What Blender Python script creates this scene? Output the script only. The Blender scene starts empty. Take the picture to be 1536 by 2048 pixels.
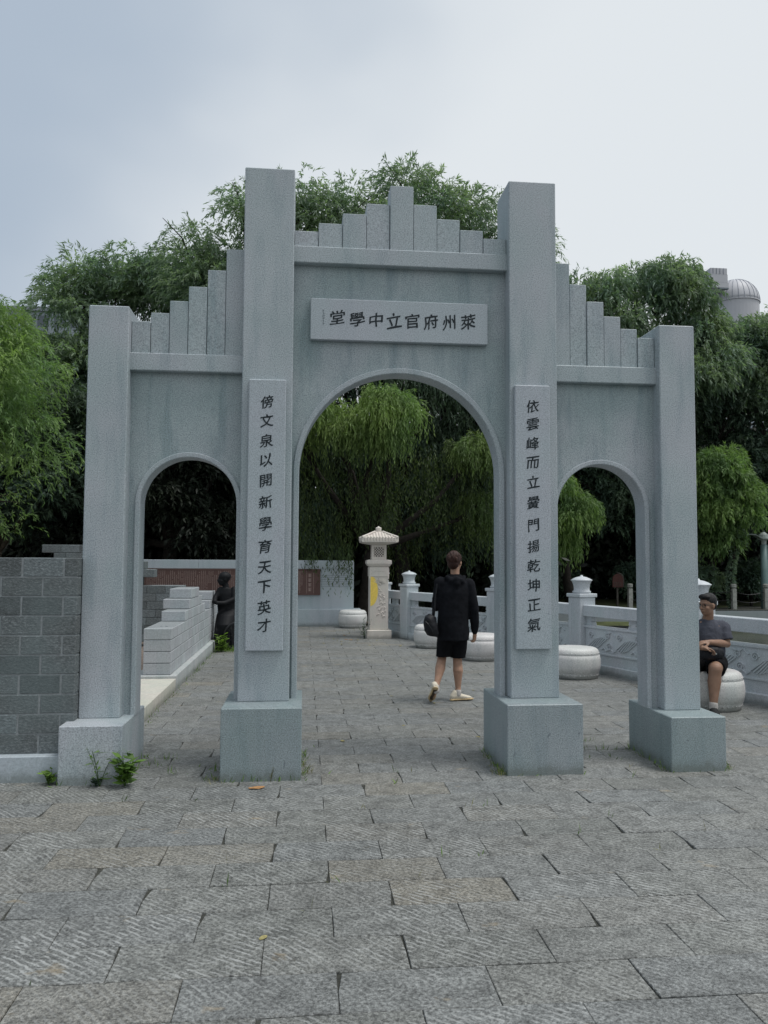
import bpy, math, random
import numpy as np
from mathutils import Vector, Matrix
S = bpy.context.scene
COL = S.collection
random.seed(7); RNG = np.random.default_rng(7)
R = math.radians
# ---------------------------------------------------------------- camera
FOC, PITCH, YAW, ROLL = 1609.3, 0.0602, 0.0990, -0.005
CAMP = Vector((-0.775, -6.347, 1.62))
cp, sp, cy, sy, cr, sr = math.cos(PITCH), math.sin(PITCH), math.cos(YAW), math.sin(YAW), math.cos(ROLL), math.sin(ROLL)
r0 = Vector((cy, -sy, 0)); f0 = Vector((sy*cp, cy*cp, sp)); u0 = Vector((-sy*sp, -cy*sp, cp))
rr = r0*cr-u0*sr; uu = r0*sr+u0*cr
cam = bpy.data.cameras.new('camera'); co = bpy.data.objects.new('camera', cam); COL.objects.link(co)
co.matrix_world = Matrix(((rr.x, uu.x, -f0.x, CAMP.x), (rr.y, uu.y, -f0.y, CAMP.y), (rr.z, uu.z, -f0.z, CAMP.z), (0, 0, 0, 1)))
cam.sensor_fit = 'VERTICAL'; cam.sensor_height = 36; cam.lens = 36*FOC/2048
cam.clip_end = 2000; cam.clip_start = 0.05
S.camera = co
# ---------------------------------------------------------------- world and sun
SUN_EL, SUN_AZ = R(68), R(108)      # azimuth from +y (north) clockwise, light comes from the right
SKY_GAIN = 0.69
W = bpy.data.worlds.new('World'); S.world = W; W.use_nodes = True
nt = W.node_tree; nt.nodes.clear(); N = nt.nodes.new; L = nt.links.new
out = N('ShaderNodeOutputWorld')
sky = N('ShaderNodeTexSky'); sky.sky_type = 'NISHITA'; sky.sun_disc = False
sky.sun_elevation = SUN_EL; sky.sun_rotation = SUN_AZ; sky.air_density = 1.5; sky.dust_density = 3
bg1 = N('ShaderNodeBackground'); bg1.inputs[1].default_value = 0.07; L(sky.outputs[0], bg1.inputs[0])
tc = N('ShaderNodeTexCoord')
mp = N('ShaderNodeMapping'); mp.inputs['Scale'].default_value = (1, 1, 1.7); L(tc.outputs['Generated'], mp.inputs[0])
no = N('ShaderNodeTexNoise'); no.inputs['Scale'].default_value = 1.3; no.inputs['Detail'].default_value = 4; no.inputs['Roughness'].default_value = 0.45
L(mp.outputs[0], no.inputs[0])
dt = N('ShaderNodeVectorMath'); dt.operation = 'DOT_PRODUCT'; L(tc.outputs['Generated'], dt.inputs[0]); dt.inputs[1].default_value = (0.85, -0.5, -0.1)
ma = N('ShaderNodeMath'); ma.operation = 'MULTIPLY_ADD'; L(dt.outputs['Value'], ma.inputs[0]); ma.inputs[1].default_value = 0.62; L(no.outputs[0], ma.inputs[2])
rp = N('ShaderNodeValToRGB'); rp.color_ramp.interpolation = 'EASE'; L(ma.outputs[0], rp.inputs[0])
e = rp.color_ramp.elements; e[0].position = 0.0; e[0].color = (0.41, 0.485, 0.58, 1); e[1].position = 0.40; e[1].color = (0.735, 0.775, 0.805, 1)
bg2 = N('ShaderNodeBackground'); bg2.inputs[1].default_value = SKY_GAIN; L(rp.outputs[0], bg2.inputs[0])
mx = N('ShaderNodeMixShader'); mx.inputs[0].default_value = 0.95; L(bg1.outputs[0], mx.inputs[1]); L(bg2.outputs[0], mx.inputs[2]); L(mx.outputs[0], out.inputs[0])
sd = bpy.data.lights.new('sun', 'SUN'); sd.energy = 1.5; sd.angle = R(20); sd.color = (1, 0.97, 0.93)
so = bpy.data.objects.new('sun', sd); COL.objects.link(so)
sv = Vector((math.sin(SUN_AZ)*math.cos(SUN_EL), math.cos(SUN_AZ)*math.cos(SUN_EL), math.sin(SUN_EL)))
so.rotation_euler = sv.to_track_quat('Z', 'Y').to_euler(); so.location = (0, 0, 30)
S.view_settings.view_transform = 'Standard'; S.view_settings.look = 'None'
S.view_settings.exposure = 0.62; S.view_settings.gamma = 1
S.cycles.use_denoising = True
S.cycles.max_bounces = 6; S.cycles.diffuse_bounces = 3; S.cycles.transmission_bounces = 3

# ================================================================ helpers
def proj(p):
    d = Vector(p)-CAMP; z = d.dot(f0)
    return (768+FOC*d.dot(rr)/z, 1024-FOC*d.dot(uu)/z, z)
def at(px, py, y):
    d = f0+rr*((px-768)/FOC)+uu*((1024-py)/FOC)
    return CAMP+d*((y-CAMP.y)/d.y)

class MB:
    def __init__(s): s.v = []; s.f = []
    def add(s, vs, fs):
        n = len(s.v); s.v += [tuple(v) for v in vs]; s.f += [tuple(i+n for i in f) for f in fs]; return s
    def box(s, x0, x1, y0, y1, z0, z1, b=0.0, rz=0, piv=None):
        if b <= 0:
            vs = [(x, y, z) for z in (z0, z1) for y in (y0, y1) for x in (x0, x1)]
            fs = [(0, 2, 3, 1), (4, 5, 7, 6), (0, 1, 5, 4), (2, 6, 7, 3), (0, 4, 6, 2), (1, 3, 7, 5)]
        else:
            vs = []; idx = {}
            X = (x0, x1); Y = (y0, y1); Z = (z0, z1)
            for i in (0, 1):
                for j in (0, 1):
                    for k in (0, 1):
                        dx, dy, dz = (b if i == 0 else -b), (b if j == 0 else -b), (b if k == 0 else -b)
                        for a, q in enumerate(((X[i], Y[j]+dy, Z[k]+dz), (X[i]+dx, Y[j], Z[k]+dz), (X[i]+dx, Y[j]+dy, Z[k]))):
                            idx[(i, j, k, a)] = len(vs); vs.append(q)
            g = lambda i, j, k, a: idx[(i, j, k, a)]
            fs = []
            for i in (0, 1): fs.append([g(i, 0, 0, 0), g(i, 1, 0, 0), g(i, 1, 1, 0), g(i, 0, 1, 0)])
            for j in (0, 1): fs.append([g(0, j, 0, 1), g(1, j, 0, 1), g(1, j, 1, 1), g(0, j, 1, 1)])
            for k in (0, 1): fs.append([g(0, 0, k, 2), g(1, 0, k, 2), g(1, 1, k, 2), g(0, 1, k, 2)])
            for i in (0, 1):
                for j in (0, 1): fs.append([g(i, j, 0, 0), g(i, j, 1, 0), g(i, j, 1, 1), g(i, j, 0, 1)])
                for k in (0, 1): fs.append([g(i, 0, k, 0), g(i, 1, k, 0), g(i, 1, k, 2), g(i, 0, k, 2)])
            for j in (0, 1):
                for k in (0, 1): fs.append([g(0, j, k, 1), g(1, j, k, 1), g(1, j, k, 2), g(0, j, k, 2)])
            for i in (0, 1):
                for j in (0, 1):
                    for k in (0, 1): fs.append([g(i, j, k, 0), g(i, j, k, 1), g(i, j, k, 2)])
            c = Vector(((x0+x1)/2, (y0+y1)/2, (z0+z1)/2)); o2 = []
            for f in fs:
                a, b_, c_ = [Vector(vs[f[t]]) for t in (0, 1, 2)]
                m = sum((Vector(vs[t]) for t in f), Vector())/len(f)
                o2.append(f if (b_-a).cross(c_-a).dot(m-c) > 0 else f[::-1])
            fs = o2
        if rz:
            px, py = piv if piv else ((x0+x1)/2, (y0+y1)/2); c, q = math.cos(rz), math.sin(rz)
            vs = [(px+(x-px)*c-(y-py)*q, py+(x-px)*q+(y-py)*c, z) for x, y, z in vs]
        return s.add(vs, fs)
    def tube(s, pts, rad, n=8, cap=True, ell=None):
        pts = [Vector(p) for p in pts]; m = len(pts); vs = []
        if not hasattr(rad, '__len__'): rad = [rad]*m
        ref = None
        for i, p in enumerate(pts):
            t = (pts[min(i+1, m-1)]-pts[max(i-1, 0)]).normalized()
            if ref is None: ref = Vector((0, 0, 1)) if abs(t.z) < 0.9 else Vector((1, 0, 0))
            a = ref-t*ref.dot(t)
            if a.length < 1e-5: a = t.orthogonal()
            a.normalize(); b = t.cross(a); ref = a
            for k in range(n):
                th = 2*math.pi*k/n
                vs.append(p+a*math.cos(th)*rad[i]+b*math.sin(th)*rad[i])
        fs = [(i*n+k, i*n+(k+1) % n, (i+1)*n+(k+1) % n, (i+1)*n+k) for i in range(m-1) for k in range(n)]
        if cap: fs += [tuple(range(n-1, -1, -1)), tuple((m-1)*n+k for k in range(n))]
        return s.add(vs, fs)
    def lathe(s, prof, cx=0, cy=0, n=32, rot=0, sx=1, sy=1):
        vs = []; m = len(prof)
        for r_, z in prof:
            for k in range(n):
                th = 2*math.pi*k/n+rot; vs.append((cx+r_*math.cos(th)*sx, cy+r_*math.sin(th)*sy, z))
        fs = [(i*n+k, i*n+(k+1) % n, (i+1)*n+(k+1) % n, (i+1)*n+k) for i in range(m-1) for k in range(n)]
        fs += [tuple(range(n-1, -1, -1)), tuple((m-1)*n+k for k in range(n))]
        return s.add(vs, fs)
    def rings(s, rings, n=20):      # rings: (centre, half x vector, half y vector)
        vs = []; m = len(rings)
        for c, a, b in rings:
            c, a, b = Vector(c), Vector(a), Vector(b)
            for k in range(n):
                th = 2*math.pi*k/n; vs.append(c+a*math.cos(th)+b*math.sin(th))
        fs = [(i*n+k, i*n+(k+1) % n, (i+1)*n+(k+1) % n, (i+1)*n+k) for i in range(m-1) for k in range(n)]
        fs += [tuple(range(n-1, -1, -1)), tuple((m-1)*n+k for k in range(n))]
        return s.add(vs, fs)
    def ball(s, c, r_, n=12, m=8, M=None):
        if not hasattr(r_, '__len__'): r_ = (r_, r_, r_)
        vs = []
        for i in range(1, m):
            ph = math.pi*i/m
            for k in range(n):
                th = 2*math.pi*k/n; vs.append(Vector((r_[0]*math.sin(ph)*math.cos(th), r_[1]*math.sin(ph)*math.sin(th), r_[2]*math.cos(ph))))
        vs += [Vector((0, 0, r_[2])), Vector((0, 0, -r_[2]))]
        if M is not None: vs = [M @ v for v in vs]
        vs = [v+Vector(c) for v in vs]
        fs = [(i*n+k, (i+1)*n+k, (i+1)*n+(k+1) % n, i*n+(k+1) % n) for i in range(m-2) for k in range(n)]
        T = (m-1)*n
        fs += [(T, k, (k+1) % n) for k in range(n)]+[(T+1, (m-2)*n+(k+1) % n, (m-2)*n+k) for k in range(n)]
        return s.add(vs, fs)
    def caps(s, pts, rad, n=12):    # tube with round ends
        pts = [Vector(p) for p in pts]
        s.tube(pts, rad, n)
        for p, r_ in zip(pts, rad): s.ball(p, r_, n, 8)
        return s
    def prism(s, poly, fn, d0, d1):  # 2-D polygon, fn(u, v, d) -> xyz
        n = len(poly)
        vs = [fn(u, v, d0) for u, v in poly]+[fn(u, v, d1) for u, v in poly]
        fs = [tuple(range(n)), tuple(range(2*n-1, n-1, -1))]+[(i, i+n, (i+1) % n+n, (i+1) % n) for i in range(n)]
        return s.add(vs, fs)
    def mesh(s, name, mat, off=(0, 0, 0), smooth=False, fix=False):
        me = bpy.data.meshes.new(name)
        me.from_pydata([(x-off[0], y-off[1], z-off[2]) for x, y, z in s.v], [], s.f)
        if fix:
            import bmesh
            b = bmesh.new(); b.from_mesh(me); bmesh.ops.recalc_face_normals(b, faces=b.faces); b.to_mesh(me); b.free()
        if mat: me.materials.append(mat)
        if smooth: me.shade_smooth()
        return me

def rootloc(p):
    while p.parent: p = p.parent
    return p.location
def link(o, parent=None):
    COL.objects.link(o)
    if parent: o.parent = parent
    return o
def thing(name, label, cat, loc=(0, 0, 0), group=None):
    o = bpy.data.objects.new(name, None); o.empty_display_size = 0.1; COL.objects.link(o); o.location = loc
    o['label'] = label; o['category'] = cat
    if group: o['group'] = group
    return o
def part(name, mb, mat, parent, smooth=False, label=None, fix=True):
    me = mb.mesh(name, mat, rootloc(parent), smooth, fix)
    o = link(bpy.data.objects.new(name, me), parent)
    if label: o['label'] = label
    return o
def stuff(o): o['kind'] = 'stuff'; return o
def solo(name, mb, mat, label, cat, loc=(0, 0, 0), group=None, smooth=False):
    o = link(bpy.data.objects.new(name, mb.mesh(name, mat, loc, smooth, True))); o.location = loc
    o['label'] = label; o['category'] = cat
    if group: o['group'] = group
    return o
def setting(name, mb, mat, kind='structure', smooth=False):
    o = link(bpy.data.objects.new(name, mb.mesh(name, mat, (0, 0, 0), smooth, True))); o['kind'] = kind
    return o
def inst(name, me, parent, loc, rz=0.0, rot=None):   # a piece sharing mesh data; loc in world metres
    o = bpy.data.objects.new(name, me); link(o, parent)
    o.location = Vector(loc)-(rootloc(parent) if parent else Vector())
    o.rotation_euler = rot if rot else (0, 0, rz)
    return o
def grow(src_mb, name, mat, parent, voxel=0.0065, smooth=4, off=None, label=None, disp=None):
    # union of closed shapes -> one continuous smooth skin
    off = rootloc(parent) if parent else (off or Vector())
    me = src_mb.mesh(name, None, off); o = bpy.data.objects.new('temp', me); COL.objects.link(o)
    m = o.modifiers.new('r', 'REMESH'); m.mode = 'VOXEL'; m.voxel_size = voxel; m.use_smooth_shade = True
    m = o.modifiers.new('s', 'SMOOTH'); m.factor = 0.5; m.iterations = smooth
    if disp:
        tx = bpy.data.textures.new(name+'_folds', 'CLOUDS'); tx.noise_scale = disp[1]; tx.noise_depth = 2
        m = o.modifiers.new('d', 'DISPLACE'); m.texture = tx; m.strength = disp[0]; m.mid_level = 0.5; m.texture_coords = 'LOCAL'
    dg = bpy.context.evaluated_depsgraph_get()
    nm = bpy.data.meshes.new_from_object(o.evaluated_get(dg)); nm.name = name
    bpy.data.objects.remove(o); nm.materials.clear(); nm.materials.append(mat); nm.shade_smooth()
    r_ = link(bpy.data.objects.new(name, nm), parent)
    if label: r_['label'] = label
    return r_

# ================================================================ materials
class Mat:
    def __init__(s, name, rough=0.8):
        s.m = bpy.data.materials.new(name); s.m.use_nodes = True; s.t = s.m.node_tree
        s.b = s.t.nodes['Principled BSDF']; s.b.inputs['Roughness'].default_value = rough
        s.b.inputs['Specular IOR Level'].default_value = 0.3
        s.pos = s.n('ShaderNodeNewGeometry').outputs['Position']
    def n(s, k): return s.t.nodes.new(k)
    def l(s, a, b): s.t.links.new(a, b)
    def mapping(s, scale=(1, 1, 1), rot=(0, 0, 0), src=None):
        m = s.n('ShaderNodeMapping'); m.inputs['Scale'].default_value = scale; m.inputs['Rotation'].default_value = rot
        s.l(src or s.pos, m.inputs[0]); return m.outputs[0]
    def noise(s, scale, detail=2, rough=0.5, vec=None, dist=0):
        m = s.n('ShaderNodeTexNoise'); m.inputs['Scale'].default_value = scale; m.inputs['Detail'].default_value = detail
        m.inputs['Roughness'].default_value = rough; m.inputs['Distortion'].default_value = dist
        s.l(vec or s.pos, m.inputs[0]); return m.outputs[0]
    def ramp(s, v, stops):
        m = s.n('ShaderNodeValToRGB'); s.l(v, m.inputs[0]); e = m.color_ramp.elements
        while len(e) < len(stops): e.new(0.5)
        for q, (p, c) in zip(e, stops):
            q.position = p; q.color = (*c, 1) if hasattr(c, '__len__') else (c, c, c, 1)
        return m.outputs[0]
    def mix(s, f, a, b, mode='MIX'):
        m = s.n('ShaderNodeMix'); m.data_type = 'RGBA'; m.blend_type = mode
        for sock, v in ((m.inputs[0], f), (m.inputs[6], a), (m.inputs[7], b)):
            if hasattr(v, 'links'): s.l(v, sock)
            elif hasattr(v, '__len__'): sock.default_value = (*v, 1)
            else: sock.default_value = v
        return m.outputs[2]
    def math(s, op, a, b=0.0, c=0.0):
        m = s.n('ShaderNodeMath'); m.operation = op
        for i, v in enumerate((a, b, c)):
            if hasattr(v, 'links'): s.l(v, m.inputs[i])
            else: m.inputs[i].default_value = v
        return m.outputs[0]
    def col(s, v):
        if hasattr(v, 'links'): s.l(v, s.b.inputs['Base Color'])
        else: s.b.inputs['Base Color'].default_value = (*v, 1)
        return s
    def bump(s, v, strength=0.3, dist=0.01):
        m = s.n('ShaderNodeBump'); m.inputs['Strength'].default_value = strength; m.inputs['Distance'].default_value = dist
        s.l(v, m.inputs['Height']); s.l(m.outputs[0], s.b.inputs['Normal']); return s

def granite(name, c, grain=0.30, gscale=170, stain=0.35, tint=(0.85, 1.0, 0.98), rnd=0.0, nograde=False):
    m = Mat(name, 0.52); m.b.inputs['Specular IOR Level'].default_value = 0.5
    g = m.noise(gscale, 3, 0.75)
    g = m.ramp(g, [(0.32, 1-grain*1.5), (0.5, 1.0), (0.68, 1+grain)])
    base = m.mix(1.0, c, g, 'MULTIPLY')
    big = m.ramp(m.noise(1.1, 5, 0.6), [(0.40, 1.0), (0.75, 0.0)])
    base = m.mix(1.0, base, m.mix(m.math('MULTIPLY', big, stain), (1, 1, 1), tuple(t*0.72 for t in tint)), 'MULTIPLY')
    st = m.noise(3.0, 4, 0.6, m.mapping((2.2, 2.2, 0.35)))
    st = m.ramp(st, [(0.50, 0.0), (0.66, 1.0)])
    base = m.mix(m.math('MULTIPLY', st, stain), base, m.mix(1.0, base, (0.66, 0.74, 0.76), 'MULTIPLY'))
    # warm and cool patches of the stone itself
    pk = m.ramp(m.noise(2.3, 2, 0.5, m.mapping((1, 1, 0.6))), [(0.42, (0.98, 1.0, 0.995)), (0.6, (1.02, 0.995, 1.01))])
    base = m.mix(1.0, base, pk, 'MULTIPLY')
    if rnd:
        oi = m.n('ShaderNodeObjectInfo')
        base = m.mix(1.0, base, m.ramp(oi.outputs['Random'], [(0, 1-rnd), (1, 1+rnd)]), 'MULTIPLY')
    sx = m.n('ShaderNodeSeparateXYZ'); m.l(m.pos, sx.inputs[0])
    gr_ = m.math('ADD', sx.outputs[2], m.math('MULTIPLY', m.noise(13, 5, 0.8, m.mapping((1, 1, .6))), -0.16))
    gr_ = m.ramp(m.math('ADD', gr_, 0.05), [(0.0, 0.55), (0.035, 0.18), (0.08, 0.0)]) if not nograde else 0.0  # darkens irregularly near the ground: contact shade and splash dirt in the colour
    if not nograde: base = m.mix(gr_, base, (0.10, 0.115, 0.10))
    m.col(base); m.bump(m.noise(gscale*0.8, 2, 0.6), 0.25, 0.004)
    return m.m
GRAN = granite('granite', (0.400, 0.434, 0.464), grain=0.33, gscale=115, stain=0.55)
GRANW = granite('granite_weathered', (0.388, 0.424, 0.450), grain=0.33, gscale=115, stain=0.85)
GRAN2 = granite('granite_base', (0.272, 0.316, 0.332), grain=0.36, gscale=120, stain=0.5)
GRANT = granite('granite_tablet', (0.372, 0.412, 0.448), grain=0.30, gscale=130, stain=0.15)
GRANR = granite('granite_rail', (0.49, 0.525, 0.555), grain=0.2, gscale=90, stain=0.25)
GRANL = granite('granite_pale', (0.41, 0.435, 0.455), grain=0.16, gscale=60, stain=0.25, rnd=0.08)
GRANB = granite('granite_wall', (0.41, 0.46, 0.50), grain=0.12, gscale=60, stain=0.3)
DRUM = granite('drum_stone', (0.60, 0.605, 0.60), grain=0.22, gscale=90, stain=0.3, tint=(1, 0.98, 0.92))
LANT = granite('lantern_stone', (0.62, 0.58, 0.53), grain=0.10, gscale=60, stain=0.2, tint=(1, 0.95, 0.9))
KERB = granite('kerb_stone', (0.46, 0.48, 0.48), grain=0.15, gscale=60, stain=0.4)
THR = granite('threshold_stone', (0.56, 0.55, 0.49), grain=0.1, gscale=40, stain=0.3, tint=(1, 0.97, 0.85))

def darkblock():
    m = Mat('dark_block_stone', 0.85)
    oi = m.n('ShaderNodeObjectInfo').outputs['Random']
    g = m.noise(42, 5, 0.75, m.mapping((1, 1, 2.2), (0, 0.5, 0)))
    c = m.ramp(g, [(0.3, (0.055, 0.062, 0.063)), (0.52, (0.118, 0.131, 0.134)), (0.75, (0.27, 0.295, 0.305))])
    c = m.mix(1.0, c, m.ramp(oi, [(0, (0.66, 0.68, 0.69)), (0.5, (1, 1, 1)), (1, (1.32, 1.38, 1.42))]), 'MULTIPLY')
    c = m.mix(m.ramp(m.noise(2.0, 3), [(0.4, 0), (0.7, 0.5)]), c, (0.15, 0.19, 0.195))
    m.col(c); m.bump(g, 0.6, 0.01); return m.m
DBLK = darkblock()
def simple(name, c, rough=0.8, var=0.15, sc=8, bump=0.0, metal=0, spec=0.3):
    m = Mat(name, rough)
    v = m.ramp(m.noise(sc, 4, 0.6), [(0.3, 1-var), (0.7, 1+var)])
    m.col(m.mix(1.0, c, v, 'MULTIPLY')); m.b.inputs['Metallic'].default_value = metal
    m.b.inputs['Specular IOR Level'].default_value = spec
    if bump: m.bump(m.noise(sc*4, 3), bump, 0.01)
    return m.m
MORT = simple('mortar', (0.22, 0.24, 0.25), 0.9, 0.2, 40)
INK = simple('dark_paint', (0.012, 0.020, 0.025), 0.55, 0.3, 60)
INKL = simple('worn_paint', (0.16, 0.19, 0.21), 0.7, 0.3, 60)
SOIL = simple('joint_soil', (0.045, 0.047, 0.041), 0.95, 0.4, 30)
EARTH = simple('bare_earth', (0.16, 0.13, 0.11), 0.95, 0.35, 9, 0.4)
PLQ = simple('brown_plaque', (0.105, 0.062, 0.055), 0.6, 0.15, 3)
PLQL = simple('plaque_lettering', (0.36, 0.28, 0.255), 0.6, 0.2, 20)
BRONZE = simple('dark_bronze', (0.006, 0.007, 0.009), 0.6, 0.3, 20, spec=0.2)
YEL = simple('yellow_inlay', (0.78, 0.58, 0.12), 0.6, 0.15, 30)
BLACKC = simple('black_cloth', (0.010, 0.011, 0.014), 0.95, 0.3, 12, 0.2, spec=0.1)
BLACKS = simple('black_shorts_cloth', (0.007, 0.0075, 0.009), 0.95, 0.3, 12, 0.2, spec=0.1)
BAGM = simple('black_nylon', (0.005, 0.006, 0.009), 0.6, 0.3, 12, 0.2)
TEE = simple('grey_tshirt_cloth', (0.075, 0.08, 0.10), 0.95, 0.15, 14, 0.3, spec=0.1)
def skinmat(name, c):
    m = Mat(name, 0.55); v = m.ramp(m.noise(18, 3), [(0.3, 0.88), (0.7, 1.08)])
    m.col(m.mix(1.0, c, v, 'MULTIPLY')); m.b.inputs['Subsurface Weight'].default_value = 0.08
    m.b.inputs['Subsurface Radius'].default_value = (0.02, 0.008, 0.004); return m.m
SKIN = skinmat('skin', (0.36, 0.22, 0.155)); SKIN2 = skinmat('skin_tan', (0.27, 0.165, 0.115))
HAIRB = simple('brown_hair', (0.034, 0.012, 0.008), 0.5, 0.5, 60, 0.6)
HAIRK = simple('black_hair', (0.006, 0.006, 0.007), 0.5, 0.4, 60, 0.6)
SHOE = simple('cream_knit', (0.62, 0.57, 0.47), 0.8, 0.1, 60, 0.3)
SOLE = simple('tan_sole', (0.50, 0.38, 0.22), 0.7, 0.2, 20)
SOLD = simple('dark_outsole', (0.06, 0.045, 0.03), 0.8, 0.3, 20)
SOCK = simple('grey_sock', (0.45, 0.43, 0.41), 0.9, 0.1, 60)
SHOEK = simple('black_shoe', (0.012, 0.014, 0.015), 0.7, 0.3, 20)
METAL = simple('dark_metal', (0.04, 0.042, 0.045), 0.4, 0.2, 20, metal=0.7)
BARK = simple('bark', (0.024, 0.021, 0.018), 0.95, 0.45, 9, 0.9)
TWIG = simple('pale_bark', (0.14, 0.125, 0.10), 0.95, 0.4, 9, 0.9)
LAMPM = simple('grey_lamp_metal', (0.24, 0.28, 0.27), 0.5, 0.1, 8)
LAMPP = simple('teal_pole_paint', (0.10, 0.16, 0.16), 0.5, 0.15, 5)
BOARD = simple('red_brown_board', (0.055, 0.020, 0.017), 0.7, 0.3, 25)
BOARD2 = simple('old_timber', (0.055, 0.052, 0.044), 0.8, 0.4, 25)
PSTONE = simple('weathered_post_stone', (0.26, 0.27, 0.25), 0.85, 0.3, 12)
DOME = simple('dome_panels', (0.44, 0.45, 0.48), 0.5, 0.06, 0.3)
DOMED = simple('dome_seams', (0.24, 0.26, 0.31), 0.5, 0.1, 0.3)
CONC = simple('grey_render', (0.24, 0.28, 0.31), 0.8, 0.12, 0.4)
GLASS = simple('window_glass', (0.05, 0.07, 0.09), 0.15, 0.2, 1, spec=0.6)
GRASSM = simple('bank_grass', (0.060, 0.072, 0.030), 0.95, 0.4, 3, 0.8)
LEAFO = simple('orange_leaf', (0.36, 0.20, 0.09), 0.8, 0.25, 60)
LEAFY = simple('yellow_leaf', (0.30, 0.27, 0.12), 0.8, 0.25, 60)
WHITEP = simple('white_paint', (0.7, 0.7, 0.68), 0.6, 0.05, 8)

def waterm():
    m = Mat('pond_water', 0.06); m.col(m.ramp(m.noise(0.5, 3), [(0.3, (0.030, 0.034, 0.022)), (0.7, (0.055, 0.058, 0.038))]))
    m.b.inputs['Specular IOR Level'].default_value = 0.5
    m.bump(m.noise(2.2, 4, 0.6, m.mapping((1, 2.2, 1))), 0.25, 0.05); return m.m
WATER = waterm()

def leafmat(name, dark, light, trans=0.35):
    m = Mat(name, 0.55); a = m.n('ShaderNodeAttribute'); a.attribute_name = 'tint'
    c = m.ramp(a.outputs['Fac'], [(0.0, dark), (1.0, light)])
    # soft patches of greener and duller leaves over a metre or so
    pv = m.ramp(m.noise(0.8, 2), [(0.35, (0.75, 0.82, 0.85)), (0.65, (1.15, 1.1, 0.95))])
    c = m.mix(1.0, c, pv, 'MULTIPLY'); m.col(c)
    tr = m.n('ShaderNodeBsdfTranslucent'); m.l(m.mix(1.0, c, (1.0, 1.15, 0.6), 'MULTIPLY'), tr.inputs[0])
    ms = m.n('ShaderNodeMixShader'); ms.inputs[0].default_value = trans
    o = m.t.nodes['Material Output']; m.l(m.b.outputs[0], ms.inputs[1]); m.l(tr.outputs[0], ms.inputs[2]); m.l(ms.outputs[0], o.inputs[0])
    return m.m
LF_BRIGHT = leafmat('leaf_bright_willow', (0.08, 0.145, 0.06), (0.30, 0.44, 0.18), 0.5)
LF_WILLOW = leafmat('leaf_willow', (0.030, 0.058, 0.024), (0.125, 0.20, 0.075))
LF_MID = leafmat('leaf_mid', (0.080, 0.125, 0.098), (0.29, 0.39, 0.30), 0.5)
LF_WIDE = leafmat('leaf_weeping', (0.015, 0.027, 0.014), (0.25, 0.36, 0.13), .45)
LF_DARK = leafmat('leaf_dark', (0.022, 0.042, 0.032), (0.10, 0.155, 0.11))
LF_DEEP = leafmat('leaf_deep', (0.007, 0.011, 0.008), (0.020, 0.030, 0.019), 0.1)  # near-black colour puts the wood's inner shade into the leaves
LF_WEED = leafmat('leaf_weed', (0.05, 0.10, 0.02), (0.20, 0.33, 0.07), 0.25)
LF_DRY = leafmat('leaf_dry_grass', (0.12, 0.12, 0.05), (0.36, 0.34, 0.17), 0.2)

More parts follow.
